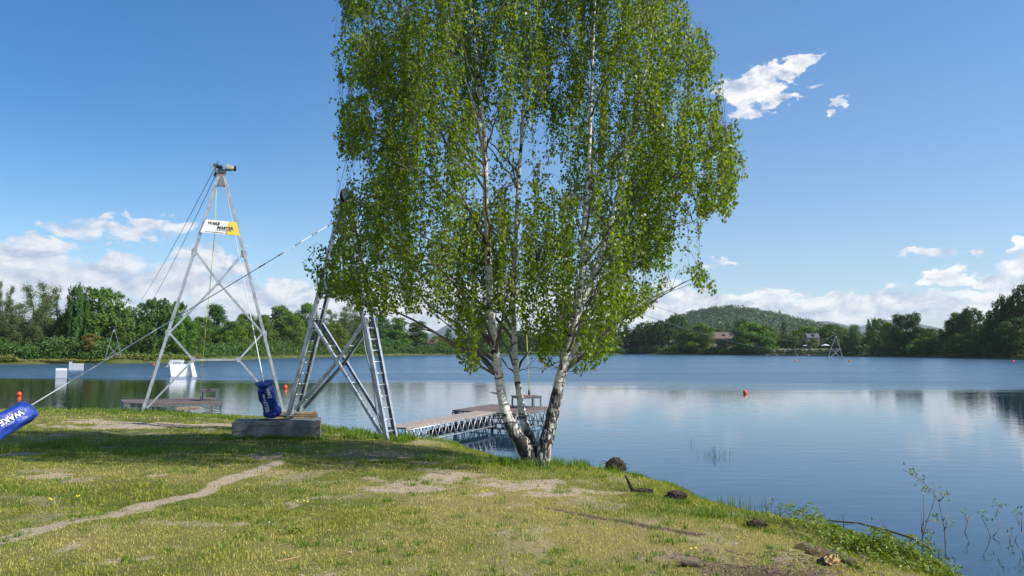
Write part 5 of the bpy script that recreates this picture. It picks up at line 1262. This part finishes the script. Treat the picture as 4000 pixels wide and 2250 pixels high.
def get_proto(kind, col_, var_):
    key = (kind, col_, var_)
    if key not in PROTO:
        v, f, tb = proto(kind, hash((kind, var_)) % 1000 if False else sum(map(ord, kind))*7+var_*31)
        cm = mesh_np('crown', v, f); cm.materials.append(LM[col_])
        me = bpy.data.meshes.new('trunk'); me.from_pydata([tuple(x) for x in tb.v], [], tb.f); me.materials.append(M['bark'] if kind != 'weeping' else M['birchfar']); me.update()
        PROTO[key] = (cm, me)
    return PROTO[key]
M['birchfar'] = mat('pale_bark', (.40, .38, .34), .8, 0, .4, 2)
def far_tree(px, topy, wpx, kind, col_, extra, label, grp='trees along the far shore', cat='tree'):
    p = farpt(px, extra, .8); D = p.y; top = atp(px, topy, D).z; H = top-p.z; Wd = wpx*K/F*D
    nat = {'round': 8.6, 'tall': 6.0, 'feather': 7.6, 'willow': 7.5, 'weeping': 6.3, 'cone': 4.8, 'bush': 17, 'lean': 8}[kind]
    var_ = int(px*7) % 2; cm, tm = get_proto(kind, col_, var_)
    nm = {'round': 'broadleaf_tree', 'tall': 'broadleaf_tree', 'feather': 'maple_tree', 'willow': 'willow_tree', 'weeping': 'silver_birch', 'cone': 'conifer', 'bush': 'bush', 'lean': 'leaning_tree'}[kind]
    e = empty(nm, p, label, cat if kind != 'bush' else 'bush', grp); e.rotation_euler = (0, 0, 0 if kind == 'lean' else (px*1.37) % 6.28); e.scale = (Wd/nat, Wd/nat, H/10.)
    a = bpy.data.objects.new('crown', cm); C.objects.link(a); a.parent = e
    b_ = bpy.data.objects.new('trunk', tm); C.objects.link(b_); b_.parent = e
    return e
trees = [
 (-70, 690, 130, 'round', 'mid', 16, 'broad tree cut by the left edge of the view'),
 (8, 700, 60, 'willow', 'silver', 9, 'slim sparse silvery tree at the very left edge'),
 (75, 742, 150, 'willow', 'silver', 5, 'wide silvery willow with dark forked trunk above the blue sleeve'),
 (112, 702, 115, 'willow', 'silver', 14, 'tall silvery tree behind the wide forked willow'),
 (165, 735, 80, 'willow', 'mid', 11, 'loose green tree between the tall silvery tree and the first maple'),
 (197, 706, 62, 'feather', 'dark', 9, 'slender dark maple just right of the silvery trees'),
 (262, 714, 150, 'feather', 'mid', 11, 'biggest green maple of the left shore, right of the slender dark one'),
 (318, 765, 100, 'feather', 'mid', 9, 'lower maple on the right flank of the biggest maple'),
 (200, 838, 85, 'lean', 'yellow', 2.5, 'small yellow-green tree leaning right over the left shore'),
 (300, 830, 60, 'tall', 'dark', 4, 'dark low tree behind the small far tower on the left shore'),
 (388, 745, 120, 'feather', 'dark', 10, 'dark maple left of the motor tower legs'),
 (440, 752, 90, 'feather', 'mid', 13, 'maple seen behind the left leg of the motor tower'),
 (470, 800, 75, 'round', 'bright', 8, 'pale green round tree between the left leg and the tow rope'),
 (512, 798, 75, 'round', 'mid', 12, 'round tree seen behind the yellow tow rope'),
 (548, 762, 72, 'tall', 'dark', 22, 'tall dark tree rising behind the crossing of the motor tower braces'),
 (585, 808, 90, 'round', 'bright', 9, 'bright round tree under the crossing braces of the motor tower'),
 (622, 790, 75, 'round', 'mid', 14, 'mid green tree left of the right leg of the motor tower'),
 (665, 792, 85, 'round', 'mid', 10, 'round tree directly right of the motor tower'),
 (712, 766, 80, 'tall', 'mid', 22, 'taller rounded tree midway between the two large towers'),
 (742, 790, 70, 'round', 'bright', 9, 'bright round tree left of the shorter tower, in the front row'),
 (772, 764, 74, 'round', 'mid', 24, 'tall double-topped tree left of the shorter tower, in the back row'),
 (805, 800, 70, 'round', 'dark', 8, 'dark round tree behind the left leg of the shorter tower'),
 (858, 766, 95, 'willow', 'silver', 12, 'pale silvery tree framed between the shorter tower legs'),
 (840, 815, 80, 'round', 'bright', 5, 'low bright tree in front of the pale silvery one between the tower legs'),
 (905, 795, 85, 'round', 'mid', 10, 'mid green tree behind the right leg of the shorter tower'),
 (955, 792, 85, 'tall', 'dark', 12, 'dark tree just right of the shorter tower'),
 (1005, 800, 75, 'tall', 'mid', 12, 'green tree left of the sharp blue peak, second one over'),
 (1050, 806, 70, 'tall', 'dark', 10, 'dark tree next to the left foot of the blue peak'),
 (1100, 846, 60, 'round', 'bright', 8, 'low bright tree below the left slope of the blue peak'),
 (1128, 824, 58, 'cone', 'dark', 14, 'dark pine in front of the sharp blue peak'),
 (1165, 846, 55, 'round', 'mid', 8, 'low tree below the right slope of the blue peak'),
 (1212, 796, 62, 'tall', 'dark', 8, 'dark pointed tree just left of the left birch trunk'),
 (1262, 812, 70, 'round', 'bright', 12, 'bright tree between the left and middle birch trunks'),
 (1312, 832, 70, 'round', 'dark', 10, 'dark tree just right of the middle birch trunk'),
 (1362, 838, 65, 'round', 'mid', 12, 'tree low between the middle and right birch trunks'),
 (1412, 828, 65, 'round', 'mid', 10, 'tree directly behind the right birch trunk'),
 (1468, 818, 70, 'tall', 'dark', 10, 'tree just right of the right birch trunk'),
 (1520, 812, 80, 'tall', 'mid', 12, 'green tree under the low hanging twigs right of the birch trunk'),
 (1575, 810, 80, 'cone', 'dark', 10, 'dark conical tree under the right half of the birch crown'),
 (1622, 806, 80, 'weeping', 'dark', 10, 'dark weeping tree at the right end of the birch crown'),
 (1668, 800, 85, 'weeping', 'dark', 9, 'dark birch left of the shaded house side'),
 (1702, 786, 75, 'weeping', 'dark', 16, 'tall slim birch in front of the wooded hill'),
 (1762, 814, 88, 'round', 'bright', 5, 'bright round willow just left of the large roofed house'),
 (1728, 830, 70, 'round', 'dark', 4, 'low dark tree left of the bright round willow'),
 (1862, 806, 70, 'round', 'dark', 12, 'dark tree rising right of the large roofed house'),
 (1888, 812, 100, 'round', 'bright', 5, 'wide bright tree right of the large roofed house'),
 (1916, 818, 80, 'round', 'mid', 9, 'mid green tree at the left end of the eroded bank'),
 (2042, 852, 34, 'round', 'mid', 7, 'small green tree half hiding the slate-roofed house'),
 (1815, 856, 40, 'round', 'dark', 5, 'low dark tree in front of the large roofed house wall'),
 (1930, 848, 50, 'bush', 'bright', 3, 'small bright bush where the eroded bank begins'),
 (1968, 806, 55, 'cone', 'dark', 20, 'pointed dark tree below the right foot of the wooded hill'),
 (1985, 845, 75, 'round', 'dark', 14, 'round grey-green tree above the eroded bank'),
 (2030, 822, 110, 'round', 'bright', 40, 'wide flat bright canopy behind the small slate-roofed house'),
 (2090, 816, 90, 'round', 'mid', 34, 'flat canopy behind the tower standing in the water'),
 (1993, 862, 26, 'cone', 'dark', 2, 'tiny dark conifer on the edge of the eroded bank'),
 (2143, 812, 80, 'willow', 'silver', 8, 'pale grey-green tree just right of the tower in the water'),
 (2182, 800, 40, 'cone', 'dark', 22, 'narrow dark spruce right of the pale grey-green tree'),
 (2205, 796, 60, 'feather', 'mid', 12, 'green tree right of the narrow spruce'),
 (2232, 812, 55, 'round', 'bright', 7, 'bright tree left of the double-topped dark tree'),
 (2262, 788, 58, 'tall', 'dark', 8, 'left top of the dark pair of pointed trees on the right shore'),
 (2292, 784, 60, 'tall', 'dark', 8, 'right and taller top of the dark pair of pointed trees'),
 (2338, 822, 70, 'feather', 'mid', 11, 'loose green tree right of the dark pointed pair'),
 (2330, 848, 95, 'bush', 'bright', 5, 'low spreading bright bush under the loose green tree'),
 (2385, 806, 60, 'round', 'dark', 9, 'dark tree left of the tallest weeping birch'),
 (2408, 784, 70, 'tall', 'mid', 12, 'tall green tree touching the weeping birch from the left'),
 (2440, 768, 85, 'weeping', 'dark', 12, 'weeping birch rising highest in the middle of the right shore'),
 (2425, 838, 100, 'bush', 'dark', 3, 'dark dome-shaped bush with lit top below the weeping birch'),
 (2490, 806, 80, 'round', 'dark', 9, 'dark round tree between the weeping birch and the right edge wood'),
 (2528, 738, 95, 'weeping', 'dark', 12, 'large dark birch near the right edge'),
 (2580, 704, 100, 'weeping', 'dark', 14, 'tallest dark tree cut by the right edge'),
 (2560, 800, 110, 'round', 'dark', 6, 'dark lower tree in front of the tallest ones at the right edge'),
 (2680, 720, 160, 'round', 'dark', 10, 'dark tree beyond the right edge of the view')]
for t in trees: far_tree(*t)
# mass of wood and undergrowth behind the single trees
def band(name, label, pxs, heights, extra0, extra1, n_, size, m, px0, px1, mode='m'):
    px = rng.uniform(px0, px1, n_); ex_ = rng.uniform(extra0, extra1, n_); az_ = np.arctan2((px*K-2000)/F, ct); d = np.array([fshore(a) for a in az_])+ex_
    x, y = np.sin(az_)*d, np.cos(az_)*d; hh_ = np.interp(px, pxs, heights)
    if mode == 'py': hh_ = CAMZ+(HOR-hh_*K)/F*y-.5
    lump = fbm(x*.5, y*.5, 3, .7); lump2 = fbm(x, y, 2, 1.1); hh_ = hh_*(.25+1.2*lump)*(.7+.6*lump2) if mode == 'm' else hh_*(.55+.75*lump)*(.8+.4*lump2)
    u = rng.random(n_)**.6; c_ = np.stack([x, y, .4+hh_*u], -1)
    nrm = np.stack([-np.sin(az_)*.7, -np.cos(az_)*.7, .5*np.ones(n_)], -1)+rng.normal(size=(n_, 3))*.65; nrm /= np.linalg.norm(nrm, axis=1)[:, None]
    v, f = leaf_quads(c_, nrm, size*(.6+.7*rng.random(n_))*(y/170)**.45, rng); me = mesh_np(name, v, f); tag(link(name, me, m), label, 'wood', kind='stuff')
band('undergrowth', 'low bushes and brambles along the far waterline', [-300, 0, 100, 160, 230, 280, 330, 480, 520, 600, 700, 800, 900, 1000, 1150, 1200, 1270, 1285, 1440, 1460, 1880, 1915, 2100, 2130, 2576, 3000], [3.5, 3.8, 2.2, 4.2, 2.4, 3.4, 1.2, 1.0, 3.4, 2.2, 4.0, 2.5, 4.2, 2.6, 3.2, 2.6, 1.6, .5, .6, 2.2, 2.6, .8, .7, 2.6, 4.0, 4.0], .6, 5, 80000, .36, LM['dark'], -300, 2900)
band('undergrowth', 'tall dry reeds and grass on the left far waterline', [-300, 40, 60, 270, 290, 500, 520, 2000], [1.2, 1.2, .3, .3, 1.0, 1.0, .2, .2], .2, 1.6, 5000, .26, LM['yellow'], -300, 520)
band('far_wood', 'dense wood closing the gaps behind the far shore trees', [-300, 0, 100, 200, 300, 450, 520, 600, 700, 800, 900, 1000, 1090, 1180, 1250, 1350, 1450, 1550, 1700, 1900, 1960, 2110, 2200, 2350, 2420, 2500, 2576, 2900], [780, 800, 810, 800, 785, 800, 825, 820, 805, 808, 810, 820, 856, 854, 838, 850, 838, 828, 822, 828, 850, 852, 840, 840, 815, 790, 770, 770], 24, 34, 70000, .75, LM['dark'], -300, 2900, 'py')
# ------------------------------------------------------------------ houses
def house(px0, px1, ytop, yeave, ybase, extra, roofm, label, wins, yaw=0, chim=False, part_='house'):
    p = farpt((px0+px1)/2, extra, 0); D = p.y; a = atp(px0, ytop, D); b_ = atp(px1, ytop, D); wd = (b_-a).length; ze = atp(px0, yeave, D).z; zr_ = a.z; zb_ = max(.5, atp(px0, ybase, D).z-1.0)
    e = empty(part_, Vector((p.x, D, zb_)), label, 'house', 'houses on the far shore'); dp = wd*.55; c_ = Vector(((a.x+b_.x)/2, D+dp/2, 0))
    mb = MB(); mb.box(c_+tz*(zb_+ze)/2, wd*.94, dp*.9, ze-zb_)
    for s_ in (-1, 1): mb.prism([c_+Vector((s_*wd*.468, -dp*.44, ze)), c_+Vector((s_*wd*.468, dp*.44, ze)), c_+Vector((s_*wd*.468, 0, zr_-.15))], (-s_*.1, 0, 0))
    wl = mb.build('wall', M['wall'], e)
    mb = MB(); th = .18
    for s_ in (-1, 1): mb.prism([c_+Vector((-wd/2, s_*dp*.55, ze-.1)), c_+Vector((wd/2, s_*dp*.55, ze-.1)), c_+Vector((wd/2, -s_*.01, zr_)), c_+Vector((-wd/2, -s_*.01, zr_))], (0, 0, th))
    rf = mb.build('roof', roofm, e)
    if chim: mb = MB(); mb.box(c_+Vector((wd*.2, 0, zr_+.3)), .5, .5, 1.2); mb.build('chimney', M['wall'], rf)
    for (u, v_) in wins:
        mb = MB(); q_ = c_+Vector((wd*(u-.5)*.94, -dp*.45-.04, zb_+(ze-zb_)*v_)); mb.box(q_, .9, .06, 1.1)
        wdw = mb.build('window', M['white'], wl); mb = MB(); mb.box(q_+Vector((0, -.04, 0)), .7, .03, .9); mb.build('pane', M['glass'], wdw)
    sk = c_+Vector((wd*.02, -dp*.30, (ze+zr_)/2+.25)); mb = MB(); mb.box(sk, .8, .9, .1, (1, 0, 0), Vector((0, dp*.55, zr_-ze)).normalized(), Vector((0, -(zr_-ze), dp*.55)).normalized()); mb.build('skylight', M['glass'], rf)
house(1780, 1862, 836, 852, 872, 15, M['roof'], 'large plastered house with brown tiled roof between two bright trees', [(.28, .7), (.55, .7), (.8, .7)])
house(2030, 2062, 840, 850, 862, 18, M['roofgrey'], 'small slate-roofed house above the eroded bank', [(.4, .6)], chim=False)
house(1664, 1700, 852, 862, 880, 9, M['roofgrey'], 'low shaded cabin under the dark trees left of the bright willow', [(.4, .5)], part_='cabin')
house(1688*1.0-8-1.0*605, 1700-598, 868-15, 871-7, 880, 6, M['roof'], 'tiny cabin with brown roof below the blue peak, left one', [(.5, .5)], part_='cabin')
house(1152, 1166, 853, 864, 880, 6, M['roof'], 'tiny cabin with brown roof beside the left birch trunk', [(.5, .5)], part_='cabin')
def umbrella_roof(px, py, extra, label):
    p = atp(px, py, farpt(px, extra).y); e = empty('white_parasol', Vector((p.x, p.y, .9)), label, 'parasol', 'white parasols on the right far shore'); mb = MB(); mb.lathe(p-tz*.3, tz, [(0, 1.5), (.05, 1.5), (.5, .1)], 8); mb.build('canopy', M['white'], e)
    mb = MB(); mb.tube([Vector((p.x, p.y, .8)), p], .04, 6); mb.build('pole', M['galv_dark'], e)
umbrella_roof(2030, 868, 10, 'white parasol below the small slate-roofed house'); umbrella_roof(2076, 867, 10, 'white parasol left of the tower standing in the water')
# grassy eroded bank at the right far shore
mb = MB(); n_ = 60; rowsz = [(.2, 0), (.7, .7), (.9, 1.6), (1.9, 2.2), (2.25, 3.2), (2.3, 7), (1.0, 12)]; vs = []; fs = []
for i in range(n_+1):
    px = 1904+i*(2125-1904)/n_; tp = min(1, i/6, (n_-i)/6)
    for j, (z_, e_x) in enumerate(rowsz):
        jx = .9*math.sin(i*.9+j)+.5*math.sin(i*2.3+j*2); p = farpt(px, e_x+.35*jx-.3, 0); vs.append(Vector((p.x, p.y, -.1+z_*tp*(1+.10*math.sin(i*1.7+j)))))
m_ = len(rowsz)
for i in range(n_):
    for j in range(m_-1): fs.append((i*m_+j, (i+1)*m_+j, (i+1)*m_+j+1, i*m_+j+1))
mb.add(vs, fs, False)
m = bpy.data.materials.new('eroded_bank'); m.use_nodes = True; q = N(m.node_tree); b = q.n['Principled BSDF']; gp_ = q.new('ShaderNodeNewGeometry').outputs['Position']
c = q.mix(q.ramp(q.noise(q.mapping(gp_, (.5, .5, 1.4)), 1, 5, .65), .42, .55), (.30, .22, .15, 1), (.13, .15, .045, 1)); q.l.new(c, b.inputs['Base Color']); b.inputs['Roughness'].default_value = .95
tag(mb.build('earth_bank', m), 'low eroded earth bank with grass top on the right far shore', kind='structure')
# ------------------------------------------------------------------ wooded hill and blue peaks
def ridge(name, prof, D, depth, label, m, rows=14, noise_=0, front=.55):
    px = np.array([p_[0] for p_ in prof]); py = np.array([p_[1] for p_ in prof]); n_ = 90; vs = []
    for i in range(n_+1):
        x_ = px[0]+(px[-1]-px[0])*i/n_; top = atp(x_, np.interp(x_, px, py), D); xr = top.x
        for j in range(rows+1):
            t = j/rows; yy = D-depth*front+depth*t; hgt = math.sin(math.pi*min(1, t/(2*front)) if t < front else math.pi*(.5+.5*(t-front)/(1-front)))**1.1
            hz_ = top.z*hgt*(1+noise_*(float(vnoise(np.array([xr*.02]), np.array([yy*.02]))[0])-.5)) if 0 < j < rows else -2
            vs.append((xr, yy, hz_))
    i = np.arange(n_)[:, None]*(rows+1)+np.arange(rows)[None, :]; f = np.stack([i, i+rows+1, i+rows+2, i+1], -1).reshape(-1, 4)
    me = mesh_np(name, vs, f, True); o_ = link(name, me, m); tag(o_, label, kind='structure'); return np.array(vs)
M['hillsoil'] = mat('hill_woodfloor', (.022, .040, .016), .95)
M['mount'] = mat('wooded_mountain', (.030, .050, .022), .95, 0, .4, .004)
hp = [(1620, 838), (1655, 824), (1690, 810), (1720, 798), (1750, 787), (1790, 780), (1850, 779), (1890, 786), (1930, 795), (1975, 806), (2010, 815), (2060, 828), (2090, 838)]
HD = 1150
hv = ridge('wooded_hill', hp, HD, 420, 'rounded green wooded hill behind the right far shore', M['hillsoil'])
tri = []; k = 2600; ii = rng.integers(0, 90, k); jj_ = rng.integers(0, 9, k); g_ = hv.reshape(91, 15, 3); fu, fv = rng.random(k)[:, None], rng.random(k)[:, None]
pc = (g_[ii, jj_]*(1-fu)+g_[ii+1, jj_]*fu)*(1-fv)+(g_[ii, jj_+1]*(1-fu)+g_[ii+1, jj_+1]*fu)*fv
rr = 2.4+6.5*rng.random(k)**2.2; nqd = 34; cidx = np.repeat(np.arange(k), nqd); d = rand_unit(rng, k*nqd); d[:, 2] = np.abs(d[:, 2])
c_ = pc[cidx]+d*rr[cidx][:, None]*np.array([1, 1, 1.0])*(.85+.25*rng.random(k*nqd))[:, None]; c_[:, 2] -= 1.5
nrm = d+rand_unit(rng, k*nqd)*.5; nrm /= np.linalg.norm(nrm, axis=1)[:, None]; v, f = leaf_quads(c_, nrm, 1.9*(.6+.8*rng.random(len(c_))), rng, .9)
M['hillleaf'] = leafmat('hill_foliage', (.026, .066, .012), (.060, .115, .018), .15, (1.3, 1.4, .5), .6, 0)
me = mesh_np('hill_forest', v, f); tag(link('hill_forest', me, M['hillleaf']), 'leafy forest covering the rounded hill', 'forest', kind='stuff')
mb = MB(); lp = atp(1962, 790, HD); mb.box(Vector((lp.x, lp.y, lp.z-3)), 2.2, 2.2, 14); mb.lathe(Vector((lp.x, lp.y, lp.z+4)), tz, [(0, 1.6), (2.5, .1)], 6); tag(mb.build('lookout_tower', M['wall'], None, lp), 'tiny lookout tower on the right slope of the wooded hill', 'tower')
ridge('blue_peak', [(1030, 858), (1075, 842), (1098, 835), (1118, 822), (1134, 813), (1143, 811), (1152, 813), (1168, 823), (1190, 838), (1230, 846), (1290, 858)], 6000, 1600, 'sharp blue mountain peak far behind the lake', M['mount'])
ridge('blue_ridge', [(1960, 838), (2010, 822), (2040, 812), (2066, 808), (2090, 813), (2125, 822), (2170, 826), (2200, 812), (2225, 805), (2250, 806), (2300, 818), (2360, 832)], 5200, 1500, 'low blue ridge far behind the right shore', M['mount'])
ridge('blue_ridge', [(-300, 835), (-60, 815), (20, 806), (90, 812), (200, 832), (330, 850)], 5200, 1500, 'low blue ridge glimpsed through the left trees', M['mount'])
# ------------------------------------------------------------------ haze
m = bpy.data.materials.new('haze_air'); m.use_nodes = True; nt = m.node_tree; nt.nodes.clear(); ou = nt.nodes.new('ShaderNodeOutputMaterial'); pv = nt.nodes.new('ShaderNodeVolumePrincipled')
pv.inputs['Color'].default_value = (.78, .88, 1, 1); pv.inputs['Density'].default_value = .00009; pv.inputs['Anisotropy'].default_value = .1; nt.links.new(pv.outputs[0], ou.inputs['Volume'])
HAZE = True
if HAZE:
    mb = MB(); mb.box((0, 2500, 128), 26000, 13400, 262); hz_o = mb.build('haze', m); tag(hz_o, 'thin bluish air between the lake and the far hills', 'haze', kind='stuff')
